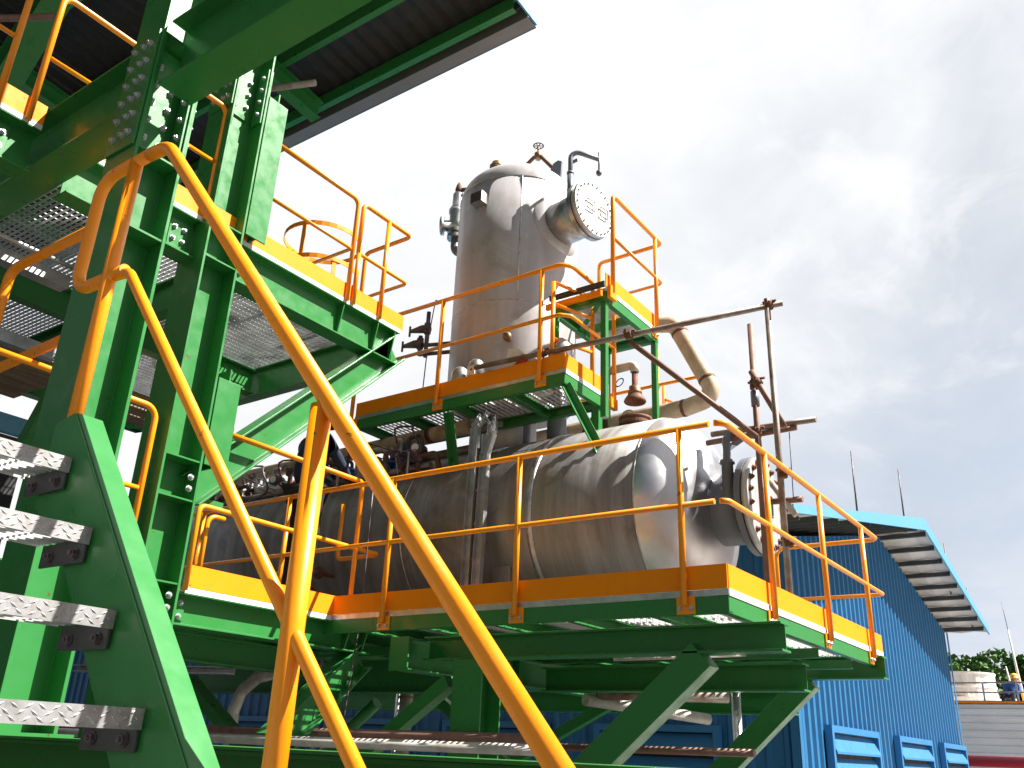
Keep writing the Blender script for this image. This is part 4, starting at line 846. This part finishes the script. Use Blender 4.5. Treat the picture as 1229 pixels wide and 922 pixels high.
def left_rails():
    y = 5.34
    def bracketless(r, x, z0, z1): obj('post', MB().tube([(x, y, z0), (x, y, z1)], RT, 12), M['orange'], r)
    Z = UZ; zt, zm = Z + 1.03, Z + .50
    r = thing('guard_rail', 'orange guard rail at the top left corner of the photo, left of the near column', 'guard rail', (1.9, y, Z), 'orange guard rails')
    rail_part(r, 'top_rail', [(1.92, y, Z - .02), (1.92, y, zt), (3.29, y, zt), (3.29, y, Z - .02)], RT, .07); rail_part(r, 'mid_rail', [(1.94, y, zm), (3.27, y, zm)], .016)
    r = thing('guard_rail', 'orange guard rail outermost at the top left edge of the photo', 'guard rail', (.3, y, Z), 'orange guard rails')
    rail_part(r, 'top_rail', [(.3, y, zt), (1.72, y, zt), (1.72, y, Z - .02)], RT, .07); rail_part(r, 'mid_rail', [(.3, y, zm), (1.70, y, zm)], .016)
    r = thing('guard_rail', 'orange guard rail against the sky right of the second column', 'guard rail', (3.85, y, Z), 'orange guard rails')
    rail_part(r, 'top_rail', [(3.82, y, zt), (4.80, y, zt), (4.80, y, Z - .02)], RT, .07); rail_part(r, 'mid_rail', [(3.82, y, zm), (4.78, y, zm), (4.78, 6.3, zm)], .016, .03)
    r = thing('guard_rail', 'short orange guard rail at the right end of the upper left platform', 'guard rail', (4.87, y, Z), 'orange guard rails')
    rail_part(r, 'top_rail', [(4.87, y, zm), (4.87, y, zt), (5.54, y, zt), (5.54, y + .62, zt), (5.54, y + .62, Z)], RT, .06); rail_part(r, 'mid_rail', [(4.87, y, zm + .12), (4.87, y, zm), (5.54, y, zm), (5.54, y + .62, zm)], .017, .05)
    bracketless(r, 5.22, Z - .02, zt); bracketless(r, 4.88, Z - .02, zm + .1)
    Z = .945; zt, zm = Z + 1.14, Z + .57
    r = thing('guard_rail', 'orange guard rail of the lower left platform beside the dark clothed worker', 'guard rail', (3.7, y, Z), 'orange guard rails')
    rail_part(r, 'top_rail', [(3.85, y, zt), (5.24, y, zt), (5.24, y, Z - .02)], RT, .04)
    rail_part(r, 'mid_rail', [(3.69, y, Z - .02), (3.69, y, zm), (5.52, y, zm), (5.52, y + .5, zm), (5.52, y + .5, zm + .5)], .019, .05)
    rail_part(r, 'inner_rail', [(3.86, y + .12, Z), (3.86, y + .12, zm - .02), (4.0, y + .12, zm - .02)], .017, .08)
    r = thing('guard_rail', 'orange guard rail between the two columns on the lower level', 'guard rail', (2.2, y, Z), 'orange guard rails')
    rail_part(r, 'top_rail', [(1.6, y, zt), (3.22, y, zt), (3.22, y, Z - .1)], RT, .09); rail_part(r, 'mid_rail', [(1.6, y, zm), (3.2, y, zm)], .016)
left_rails()
def ladder_cage():
    x, y, r = 5.68, 6.82, .42
    t = thing('ladder_cage', 'orange ladder cage hoops poking above the upper left platform', 'ladder cage', (x, y, 4.1))
    for z in (5.14, 4.74):
        obj('hoop', MB().lathe((x, y, z), HINT, [(r, 0), (r + .008, 0), (r + .008, .05), (r, .05)], 32, True, True), M['orange'], t)
    for k in range(7):
        a = PI * .25 + k * PI / 3.5; b = MB(); n = V((math.cos(a), math.sin(a), 0)); p = V((x, y, 0)) + n * (r - .006)
        b.ext(Rprof(.008, .045), p + V((0, 0, 4.15)), p + V((0, 0, 5.18 if k % 2 else 4.78)), n); obj('cage_strap', b, M['orange'], t)
ladder_cage()

# girder at eye level, sub beams, raking braces and short columns below the vessel deck
gt = beam('long dark girder at eye level along the bottom of the photo', (2.14, -3.2, -.28), (2.14, 9.5, -.28), .5, .24, 'green2', group=None)
obj('cap_plate', MB().box(1.99, 2.29, -3.2, 9.5, -.029, -.019), M['green2'], gt)
b = beam('green beam below the left end of the vessel walkway pointing away', (5.10, 4.62, .64), (8.5, 4.62, .64), .23, .16)
obj('end_plate', MB().box(5.085, 5.099, 4.53, 4.71, .52, .76), M['green'], b)
for x in (6.4, 6.55, 8.3): obj('stiffener', MB().box(x, x + .012, 4.55, 4.61, .54, .74), M['green'], b)
b = beam('dark green front beam below the vessel walkway', (5.32, 1.80, .69), (5.32, 4.52, .69), .17, .15)
beam('dark green rear beam below the right end of the vessel walkway', (8.30, 1.97, .795), (8.30, 7.5, .795), .19, .15)
beam('middle dark beam under the right half of the vessel walkway', (6.9, 2.2, .60), (6.9, 4.5, .60), .2, .15)
for p0, p1, lab in (((5.32, 2.32, .60), (5.32, 3.0, -.6), 'thick raking brace under the near right part of the walkway, light on its right face'), ((8.30, 2.62, .70), (8.30, 4.05, -.6), 'raking brace under the far right corner of the walkway')):
    d = V(p1) - V(p0); q = V(p0) + d * 1.0
    if p0[0] < 6: p0, p1 = (5.32, 2.31, .60), (5.32, 3.65, -.53)
    t = thing('steel_brace', lab, 'steel brace', p0, 'green steel braces'); obj('section', MB().ext(Rprof(.15, .185), p0, p1, (1, 0, 0)), M['green'], t, bevel=.006)
t = thing('steel_column', 'short dark green column under the walkway in front of the blue wall', 'steel column', (5.32, 4.06, -E), 'green steel columns'); obj('shaft', MB().ext(Iprof(.24, .26, .014), (5.32, 4.06, -E), (5.32, 4.06, .60), (1, 0, 0)), M['green'], t, bevel=.003)
for i, (p0, p1, lab, h) in enumerate((((5.32, 4.30, .46), (5.32, 5.3, -.2), 'slender dark brace left of the short column under the walkway', .11), ((6.9, 5.8, .50), (6.9, 4.6, -.3), 'thin teal brace crossing behind the stained round pipe', .08),
        ((8.2, 4.55, .5), (8.2, 6.4, -.4), 'thin dark brace between the short column and the round green strut', .10), ((5.4, 7.6, .56), (5.4, 6.25, -.25), 'dark brace left of the orange newel post under the lower platform', .14))):
    t = thing('steel_brace', lab, 'steel brace', p0, 'green steel braces'); obj('section', MB().ext(Rprof(h, .1), p0, p1, (1, 0, 0)), M['green'], t, bevel=.003)
t = thing('round_strut', 'short round shiny green strut between the thick raking brace and the short column', 'steel brace', (8.0, 4.5, -.3)); obj('tube', MB().tube([(7.6, 3.95, .40), (7.6, 4.52, -.22)], .075, 18), M['green'], t)
t = thing('round_strut', 'small round green strut left of the short column behind the diagonal', 'steel brace', (7.0, 6.4, -.3)); obj('tube', MB().tube([(6.9, 6.5, .40), (6.9, 7.2, -.1)], .06, 16), M['green'], t)
for i, (x, y, r, m, z1, lab) in enumerate(((6.9, 6.12, .065, 'whitepipe', .78, 'stained pale upright pipe under the vessel left of the short column'), (7.6, 6.85, .03, 'galv', .78, 'slim bright upright pipe beside the stained one'), (7.6, 6.72, .03, 'galv', .78, 'second slim bright upright pipe nearest the stained one'), (8.4, 3.36, .045, 'galv', .70, 'pale upright pipe behind the thick raking brace'), (6.2, 6.60, .022, 'galv', .85, 'thin upright conduit left of the stained pipe'))):
    t = thing('upright_pipe', lab, 'pipe', (x, y, -E), 'upright pipes below the walkway'); obj('tube', MB().tube([(x, y, -E), (x, y, z1)], r, 16), M[m], t)
    if i == 0:
        for z in (.15, .45): obj('joint_ring', MB().lathe((x, y, z), HINT, [(r, 0), (r + .004, .002), (r + .004, .01), (r, .012)], 18), M['rust'], t)
for p0, p1, r, m, lab in (((7.2, 5.2, .06), (7.2, 2.75, .07), .03, 'scafrust', 'rusty tube lying level behind the girder at the lower right'), ((4.6, 9.0, .0), (5.0, 3.2, .02), .035, 'whitepipe', 'pale stained tube lying level behind the girder at the lower left'), ((4.9, 9.2, .07), (5.2, 3.4, .09), .03, 'scafrust', 'brown tube lying above the pale one behind the girder'),
        ((7.0, 4.05, .50), (7.7, 3.15, .52), .055, 'scaf', 'thick brown pipe stub under the walkway right of the stair handrail'), ((6.9, 4.1, .44), (8.3, 3.6, .36), .05, 'whitepipe', 'pale pipe stub just below the brown one under the walkway'), ((5.6, 3.1, .62), (6.6, 2.55, .74), .014, 'whitepipe', 'thin pale rod under the walkway above the brown pipe stub')):
    t = thing('loose_pipe', lab, 'pipe', p0, 'level pipes under the walkway'); obj('tube', MB().tube([p0, p1], r, 14), M[m], t)
ch = MB()
for k in range(34): ch.lathe((6.6, 5.25, .62 - k * .03), (1, 0, 0) if k % 2 else (0, 1, 0), [(.012, -.003), (.018, 0), (.012, .003), (.009, 0)], 8, False, True)
tag(obj('hanging_chain', ch, M['valve'], loc=(6.6, 5.25, .62)), 'thin chain hanging left of the short column under the walkway', 'chain')
pl = MB(); pl.tube([(6.2, 7.2, .65), (6.2, 7.5, .60), (6.2, 7.72, .46), (6.2, 7.80, .26), (6.2, 7.78, -.05), (6.2, 7.78, -1.2)], .065, 6, .1); tag(obj('curved_duct', pl, M['whitepipe'], loc=(6.1, 8.2, .4)), 'pale ribbed duct curving down under the lower left platform', 'duct')
t = thing('strip_plate', 'pale grey channel lying under the lower left platform', 'channel', (5.0, 7.2, .55)); obj('channel', MB().ext(Cprof(.06, .12), (4.7, 8.2, .55), (5.2, 6.6, .55), (0, 0, 1)), M['galv'], t)
beam('dark girder behind the supports under the vessel', (6.6, 9.0, .62), (6.6, 4.8, .62), .30, .15)
beam('low dark beam above the blue wall at the far left of the understructure', (9.0, 9.6, .55), (9.0, 3.0, .55), .22, .15)

# ================================================================== STAIR
XS, SL = 1.30, 1.168
def stair():
    t = thing('stair', 'steep green steel stair with galvanised chequer nosed treads at the left', 'stair', (XS, 1.0, -1.6))
    def zf(y): return .85 + (y - 2.545) * SL              # upper edge of the stringer
    yt, yb = 2.60, .35
    for side, x in (('r', XS), ('l', .36)):
        s = MB(); w = .085; th = .009; hv = .40           # web plate and flange
        def plate(xa, xb, top0, bot0):
            vs = []
            for x_ in (xa, xb):
                vs += [(x_, yb, zf(yb) - top0), (x_, yt, zf(yt) - top0), (x_, yt + .10, zf(yt) - top0 - .02) , (x_, yt + .10, .62), (x_, yt - .08, .50), (x_, yb, zf(yb) - bot0)]
            s.add(vs, [tuple(range(6))[::-1], tuple(range(6, 12))] + [(i, 6 + i, 6 + (i + 1) % 6, (i + 1) % 6)[::-1] for i in range(6)])
        plate(x, x + th, .004, hv)
        sg = 1 if side == 'r' else -1
        n = V((0, -SL, 1)).normalized()
        for off in (0.0,):
            a = V((x + (th if sg > 0 else 0), yb, zf(yb))) + n * off; c = V((x + (th if sg > 0 else 0), yt, zf(yt))) + n * off
            s.ext([(0, -.011), (w, -.011), (w, 0), (0, 0)] if sg < 0 else [(-w, -.011), (0, -.011), (0, 0), (-w, 0)], a, c, n)
        obj('stringer', s, M['green'], t, bevel=.003)
    tr = None
    k = 0
    for i in range(-5, 5):
        y = 2.14 + i * .198; z = .29 + i * .231
        if z > .9: break
        x0, x1 = .372, XS - .003
        # nosing plate with raised bars
        nm = MB().box(x0, x1 - .004, y - .002, y + .004, z - .046, z); nm.box(x0, x1 - .004, y + .004, y + .035, z - .005, z)
        tread = obj('tread', grating(x0, x1 - .004, y + .04, y + .26, z - .001, 'X', .03, .1, .028), M['grate'], t)
        for r_ in range(3):
            for q in range(int((x1 - x0) / .030)):
                cx = x0 + .02 + q * .030 + (.015 if r_ == 1 else 0); cz = z - .010 - r_ * .013; dd = 1 if (q + r_) % 2 else -1
                if cx > x1 - .02: continue
                a = V((cx - .010, y - .0022, cz - dd * .006)); b_ = V((cx + .010, y - .0022, cz + dd * .006)); m_ = (a + b_) / 2; u = V((-dd * .0018, 0, .003))
                nm.add([a, m_ + u, b_, m_ - u, m_ + V((0, -.0028, 0))], [(0, 4, 1), (1, 4, 2), (2, 4, 3), (3, 4, 0)])
        obj('nosing', nm, M['checker'], tread)
        for xx, sgn in ((x1, -1), (x0, 1)):
            cl = obj('end_clip', MB().box(xx - (.010 if sgn < 0 else 0), xx + (.010 if sgn > 0 else 0) - .001, y + .006, y + .23, z - .094, z - .03), M['purlin'], tread, bevel=.002)
            for yy in (.045, .175): bolt(cl, (xx + sgn * .011, y + yy, z - .068), (sgn, 0, 0), BOLTD, .75)
stair()
def handrails():
    x = 1.405; rr = .0245
    r = thing('stair_handrail', 'thick orange handrail of the stair sweeping down across the foreground', 'handrail', (x, 1.6, -.6))
    za = lambda y: 1.975 - (2.60 - y) * 1.165
    zb = lambda y: 1.47 - (2.66 - y) * 1.165
    obj('top_rail', MB().tube([(x, 2.72, 1.985), (x, 2.60, 1.975 + .0), (x, .45, za(.45))], rr, 20, .12, 8), M['orange'], r)
    obj('mid_rail', MB().tube([(x, 2.78, 1.49), (x, 2.67, 1.475), (x, .60, zb(.60))], .0185, 18, .07, 7), M['orange'], r)
    obj('end_return', MB().tube([(x, 2.70, 1.985), (x, 3.02, 1.985), (x, 3.02, 1.492), (x, 2.70, 1.492)], rr * .93, 18, .09, 8), M['orange'], r)
    obj('post', MB().tube([(x, 2.80, .80), (x, 2.80, 1.99)], rr, 18), M['orange'], r)
    obj('post', MB().tube([(x, 1.605, -.42), (x, 1.605, za(1.605) - .035)], .0275, 20), M['orange'], r)
    r = thing('guard_rail', 'orange guard rail passing behind the near column at the left edge', 'guard rail', (2.4, 5.0, 2.0), 'orange guard rails')
    rail_part(r, 'top_rail', [(2.4, 4.75, 3.01), (2.4, 6.17, 3.01), (2.4, 6.17, 1.6)], .034, .10)
    obj('mid_rail', MB().ext(Rprof(.075, .015), (2.4, 4.7, 2.24), (2.4, 8.0, 2.13), HINT), M['orange'], r)
handrails()

# ================================================================== CANOPY ROOF over the left structure
def canopy():
    XE, Y0, Y1, ZE_ = 5.62, 4.10, 15.0, 7.10; sl = .10
    z = lambda x: ZE_ + (XE - x) * sl
    t = thing('canopy_roof', 'dark canopy roof over the left structure with green purlins and a metal gutter', 'roof', (XE, Y0, ZE_))
    s = MB(); n = 110; vs = []
    for i in range(n + 1):
        y = Y0 + (Y1 - Y0) * i / n; d = .03 if i % 2 else 0
        for x in (XE, -3.0): vs += [(x, y, z(x) + d), (x, y, z(x) + d + .012)]
    fs = []
    for i in range(n): a = 4 * i; b = a + 4; fs += [(a, a + 2, b + 2, b), (a + 1, b + 1, b + 3, a + 3)]
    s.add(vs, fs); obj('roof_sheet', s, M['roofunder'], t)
    for x in (5.44, 4.75, 3.9, 3.0, 2.1, 1.2, .3): obj('purlin', MB().ext(Cprof(.16, .07), (x, Y0 + .05, z(x) - .10), (x, Y1, z(x) - .10), HINT), M['green'], t)
    for y in (6.9, 9.6, 12.3): obj('rafter', MB().ext(Iprof(.24, .15), (5.4, y, z(5.4) - .31), (-3, y, z(-3) - .31), HINT), M['green'], t)
    obj('gutter', MB().ext([(0, -.09), (.16, -.09), (.16, .09), (.15, .09), (.15, -.08), (.01, -.08), (.01, .12), (0, .12)], (XE + .01, Y1, ZE_ - .06), (XE + .01, Y0, ZE_ - .06), HINT), M['gutter'], t)
    obj('gable_flashing', MB().ext(Rprof(.20, .02), (XE + .17, Y0 - .012, z(XE) - .04), (-3, Y0 - .012, z(-3) + .0), HINT), M['bluefascia'], t)
    obj('gutter_lip', MB().box(XE + .172, XE + .178, Y0, Y1, ZE_ - .155, ZE_ - .10), M['bluefascia'], t)
    for x0, y0, x1, y1, zz in ((4.4, 4.55, 5.2, 4.3, -.18), (4.4, 7.3, 5.2, 7.9, -.18)): obj('sag_bar', MB().tube([(x0, y0, z(x0) + zz), (x1, y1, z(x1) + zz)], .03, 8), M['green'], t)
    # service runs hung below the sheet
    for p0, p1, r, m, lab in (((3.75, 6.3, 5.6), (4.15, 5.4, 5.62), .030, 'scaf', 'brown tube end poking out past the second column under the roof'), ((1.2, 10.5, 6.2), (2.6, 6.3, 6.2), .045, 'scaf', 'thick dusty pipe under the dark roof at the upper left'), ((1.0, 9.0, 5.6), (2.4, 6.8, 5.7), .03, 'scafrust', 'thinner brown pipe under the dark roof at the upper left'), ((.8, 7.2, 5.5), (2.2, 8.4, 5.5), .035, 'scafrust', 'crossing brown pipe under the dark roof at the upper left')):
        q = thing('hung_pipe', lab, 'pipe', p0, 'pipes under the canopy roof'); obj('tube', MB().tube([p0, p1], r, 12), M[m], q)
canopy()

# ---- things glimpsed behind the stair
q = thing('equipment_cabin', 'dark metal clad equipment cabin behind the stair at the left edge', 'cabin', (1, 9, -E))
b = MB(); vs = []
xs = [-3 + .1 * i for i in range(72)]
for i, x in enumerate(xs): d = .03 if i % 3 == 0 else 0; vs += [(x, 9 - d, -E), (x, 9 - d, 2.6)]
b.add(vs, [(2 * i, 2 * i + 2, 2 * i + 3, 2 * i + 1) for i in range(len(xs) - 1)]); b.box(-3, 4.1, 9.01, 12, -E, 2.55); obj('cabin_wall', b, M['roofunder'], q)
obj('cabin_roof', MB().box(-3.1, 4.15, 8.9, 12.1, 2.61, 2.68), M['purlin'], q)
q = thing('blue_beam', 'pale blue steel channel glimpsed behind the stair at the left edge', 'steel beam', (1, 7.5, 2.3)); obj('channel', MB().ext(Cprof(.15, .08), (3.6, 7.5, 2.36), (.2, 7.5, 2.36), HINT), M['bluefascia'], q)
q = thing('plank_bundle', 'weathered brown planks under the upper platform left of the near column', 'planks', (1, 7.0, 2.6))
for k in range(5): obj('plank', MB().box(1.0, 3.5, 7.0 + k * .24, 7.2 + k * .24, 2.80 + .01 * (k % 2), 2.84 + .01 * (k % 2)), M['wood'], q)
q = thing('plank_bundle', 'weathered planks and tubes under the upper platform behind the diagonal brace', 'planks', (4.2, 7.8, 3.0))
for k in range(3): obj('plank', MB().box(3.9, 5.5, 7.6 + k * .26, 7.82 + k * .26, 3.0, 3.05), M['wood'], q)
q = thing('strip_light', 'unlit grey strip light fitting under the upper left platform', 'light fitting', (2, 6.4, 3.2)); obj('housing', MB().box(1.95, 2.9, 6.35, 6.47, 3.15, 3.25), M['galv'], q); obj('conduit', MB().tube([(1.9, 6.3, 3.3), (3.1, 6.3, 3.3)], .02, 8), M['galv'], q)
q = thing('cable_ladder', 'grey cable tray running under the upper left platform', 'cable tray', (2, 6.8, 2.85)); obj('tray', MB().ext(Cprof(.1, .07), (3.1, 6.7, 2.75), (.6, 6.7, 2.75), HINT), M['galv'], q)
q = thing('green_hopper', 'small sunlit green tapered bracket seen between the two columns', 'bracket', (3.3, 6.3, 2.4))
hv = MB(); vs = [(3.15, 6.6, 2.75), (3.32, 6.6, 2.75), (3.32, 6.7, 2.75), (3.15, 6.7, 2.75), (2.95, 6.55, 1.9), (3.30, 6.55, 1.9), (3.30, 6.7, 1.9), (2.95, 6.7, 1.9)]; hv.add(vs, [(0, 3, 2, 1), (4, 5, 6, 7), (0, 1, 5, 4), (1, 2, 6, 5), (2, 3, 7, 6), (3, 0, 4, 7)][::1]); obj('plate', hv, M['green'], q)
q = thing('blue_gauge', 'round blue grey flanged gauge seen between the two columns', 'gauge', (3.0, 6.2, 1.6)); f = obj('dial', MB().lathe((2.95, 6.0, 1.75), (-.3, -1, 0), [(.10, 0), (.10, .03), (.09, .035)], 20), M['grey'], q)
for k in range(6): bolt(f, (2.95 + .07 * math.cos(k), 5.965, 1.75 + .07 * math.sin(k)), (-.3, -1, 0), BOLT, .6)
obj('stem', MB().tube([(2.95, 6.0, 1.7), (2.95, 6.02, 1.0)], .03, 8), M['grey'], q)

# ================================================================== PEOPLE
def person(label, base, joints, edges, radii, mats):
    t = thing('person', label, 'person', base)
    def skin(name, idx_edges, m):
        used = sorted({i for e in idx_edges for i in e}); mp = {i: k for k, i in enumerate(used)}
        me = bpy.data.meshes.new(name); me.from_pydata([tuple(V(joints[i])) for i in used], [(mp[a], mp[b]) for a, b in idx_edges], [])
        o = bpy.data.objects.new(name, me); COL.objects.link(o); o.parent = t; BASE[o] = BASE[t]; me.materials.append(m)
        md = o.modifiers.new('skin', 'SKIN'); md.use_smooth_shade = True
        for k, i in enumerate(used): me.skin_vertices[0].data[k].radius = radii[i]
        me.skin_vertices[0].data[0].use_root = True
        o.modifiers.new('sub', 'SUBSURF').levels = 2; o.modifiers['sub'].render_levels = 2; return o
    for nm, es, m in mats: skin(nm, es, m)
    return t
J = [(0, 0, .95), (0, .02, 1.15), (.05, .02, 1.38), (.09, .02, 1.47), (.12, .02, 1.56), (.13, .02, 1.70),            # 0 pelvis 1 waist 2 chest 3 neck 4 head 5 crown
     (.05, .19, 1.40), (.22, .24, 1.18), (.42, .14, 1.12), (.05, -.15, 1.40), (.22, -.20, 1.18), (.42, -.10, 1.12),   # arms
     (0, .10, .90), (.03, .11, .50), (0, .12, .09), (.13, .13, .03), (0, -.10, .90), (.03, -.11, .50), (-.02, -.12, .09), (.11, -.13, .03)]
Rr = [(.15, .12), (.15, .12), (.17, .13), (.06, .06), (.085, .08), (.07, .07), (.065, .065), (.05, .05), (.035, .035), (.065, .065), (.05, .05), (.035, .035), (.10, .10), (.07, .07), (.05, .05), (.04, .035), (.10, .10), (.07, .07), (.05, .05), (.04, .035)]
pw = person('worker in a dark navy jacket and black trousers standing behind the lower left rails', (5.22, 6.02, 1.16), J, None, Rr,
       [('body', [(3, 4), (4, 5)], M['skin']), ('jacket', [(0, 1), (1, 2), (2, 3), (2, 6), (6, 7), (7, 8), (2, 9), (9, 10), (10, 11)], M['navy']), ('trousers', [(0, 12), (12, 13), (13, 14), (14, 15), (0, 16), (16, 17), (17, 18), (18, 19)], M['black'])])
obj('helmet', MB().lathe((5.22 + .125, 6.04, 1.16 + 1.60), HINT, [(.15, 0), (.125, .01), (.12, .06), (.085, .12), (.01, .145)], 20), M['navy'], pw)
stp = thing('step_stool', 'low steel step under the worker on the lower left platform', 'step', (5.22, 6.02, .95))
obj('step_top', MB().box(5.0, 5.5, 5.78, 6.26, 1.13, 1.16), M['galv'], stp)
for x in (5.02, 5.46):
    for y in (5.80, 6.22): obj('leg', MB().box(x, x + .03, y, y + .03, .948, 1.13), M['galv'], stp)
J2 = [(0, 0, .32), (-.06, -.06, .48), (-.14, -.16, .62), (-.2, -.22, .68), (-.24, -.26, .74), (-.27, -.28, .84), (-.12, .05, .60), (-.26, .02, .40), (-.36, -.08, .30), (-.16, -.34, .58), (-.30, -.36, .38), (-.38, -.26, .30),
      (0, .12, .30), (-.32, .14, .38), (-.16, .14, .07), (-.30, .14, .03), (0, -.12, .30), (-.32, -.14, .38), (-.16, -.14, .07), (-.30, -.14, .03)]
p2 = person('worker in blue overalls and yellow helmet crouching on the far grey roof', (32.5, 4.18, 1.95), J2, None, Rr,
       [('body', [(3, 4), (4, 5)], M['skin']), ('overalls', [(0, 1), (1, 2), (2, 3), (2, 6), (6, 7), (7, 8), (2, 9), (9, 10), (10, 11)], M['bluecloth']), ('trousers', [(0, 12), (12, 13), (13, 14), (14, 15), (0, 16), (16, 17), (17, 18), (18, 19)], M['navy'])])
obj('helmet', MB().lathe((32.5 - .255, 4.18 - .27, 1.95 + .78), HINT, [(.15, 0), (.125, .01), (.12, .06), (.085, .12), (.01, .145)], 16), M['yellowhat'], p2)

# ================================================================== WORLD, SUN, CAMERA
sd = V((.29, -.55, .76)).normalized()
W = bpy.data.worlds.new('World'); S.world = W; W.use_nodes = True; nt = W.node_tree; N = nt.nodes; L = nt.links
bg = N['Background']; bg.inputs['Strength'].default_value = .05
sky = N.new('ShaderNodeTexSky'); sky.sky_type = 'NISHITA'; sky.sun_disc = False; sky.sun_elevation = math.asin(sd.z); sky.sun_rotation = math.atan2(sd.x, sd.y)
gen = N.new('ShaderNodeTexCoord').outputs['Generated']
def wdot(d):
    v = N.new('ShaderNodeVectorMath'); v.operation = 'DOT_PRODUCT'; L.new(gen, v.inputs[0]); v.inputs[1].default_value = V(d).normalized(); return v.outputs['Value']
mp = N.new('ShaderNodeMapping'); mp.inputs['Scale'].default_value = (1.0, 1.0, 1.7); mp.inputs['Location'].default_value = (.35, .1, .2); L.new(gen, mp.inputs['Vector'])
n1 = noise(nt, mp.outputs['Vector'], 2.3, 9, .55, .35)
n2 = noise(nt, mp.outputs['Vector'], 5.5, 8, .6, .6)
greyish = ramp(nt, n1, [(.36, 0), (.62, 1)])
right = ramp(nt, wdot((.955, .0, .30)), [(.80, 0), (.98, 1)])               # clouds thicken and thin out towards the east
cl = mix(nt, greyish, (6.4, 6.5, 6.7), (7.8, 7.8, 7.8))
cl = mix(nt, mix(nt, right, (0, 0, 0), ramp(nt, n1, [(.36, 1), (.64, .15)])), cl, (4.6, 5.0, 5.6))
cl = mix(nt, ramp(nt, n2, [(.52, 0), (.70, .6)]), cl, (7.8, 7.8, 7.8))
low = ramp(nt, wdot((.985, .12, .10)), [(.93, 0), (.985, .8)])
cl = mix(nt, mix(nt, low, (0, 0, 0), ramp(nt, n2, [(.35, 1), (.70, .2)])), cl, (4.1, 4.75, 5.8))
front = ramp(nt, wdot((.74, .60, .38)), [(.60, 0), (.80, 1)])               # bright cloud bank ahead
sun_fill = ramp(nt, wdot(tuple(sd)), [(.55, 0), (.97, .75)])                    # added brightening round the sun, fill for the sun-side faces
dim_back = mix(nt, ramp(nt, n1, [(.30, .75), (.60, 1)]), sky.outputs['Color'], (1.6, 1.7, 1.9))   # made-up dark cloud, unseen behind the viewer, deepens the shaded faces
back = mix(nt, sun_fill, dim_back, (6.4, 6.3, 6.2))
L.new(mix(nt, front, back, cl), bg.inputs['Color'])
sun = bpy.data.lights.new('sun', 'SUN'); sun.energy = 5.0; sun.angle = math.radians(.5); sun.color = (1.0, .955, .88)
so = bpy.data.objects.new('sun', sun); COL.objects.link(so); so.rotation_euler = sd.to_track_quat('Z', 'Y').to_euler(); so.location = (0, -10, 20)

cam = bpy.data.cameras.new('camera'); cam.sensor_width = 36; cam.lens = 36 * 1066.784 / 1229; cam.clip_start = .05; cam.clip_end = 2000
co = bpy.data.objects.new('camera', cam); COL.objects.link(co)
pit, rol, yaw = .392677109, .0437598946, .942396038
fw = V((math.sin(yaw) * math.cos(pit), math.cos(yaw) * math.cos(pit), math.sin(pit))); r0 = V((math.cos(yaw), -math.sin(yaw), 0)); u0 = r0.cross(fw)
r = r0 * math.cos(rol) + u0 * math.sin(rol); u = u0 * math.cos(rol) - r0 * math.sin(rol)
co.matrix_world = Matrix(((r.x, u.x, -fw.x, 0), (r.y, u.y, -fw.y, 0), (r.z, u.z, -fw.z, E), (0, 0, 0, 1)))
S.camera = co
S.render.resolution_x = 1024; S.render.resolution_y = 768
S.view_settings.view_transform = 'Standard'; S.view_settings.look = 'None'; S.view_settings.gamma = 1; S.view_settings.exposure = 1.5
S.view_settings.use_curve_mapping = False
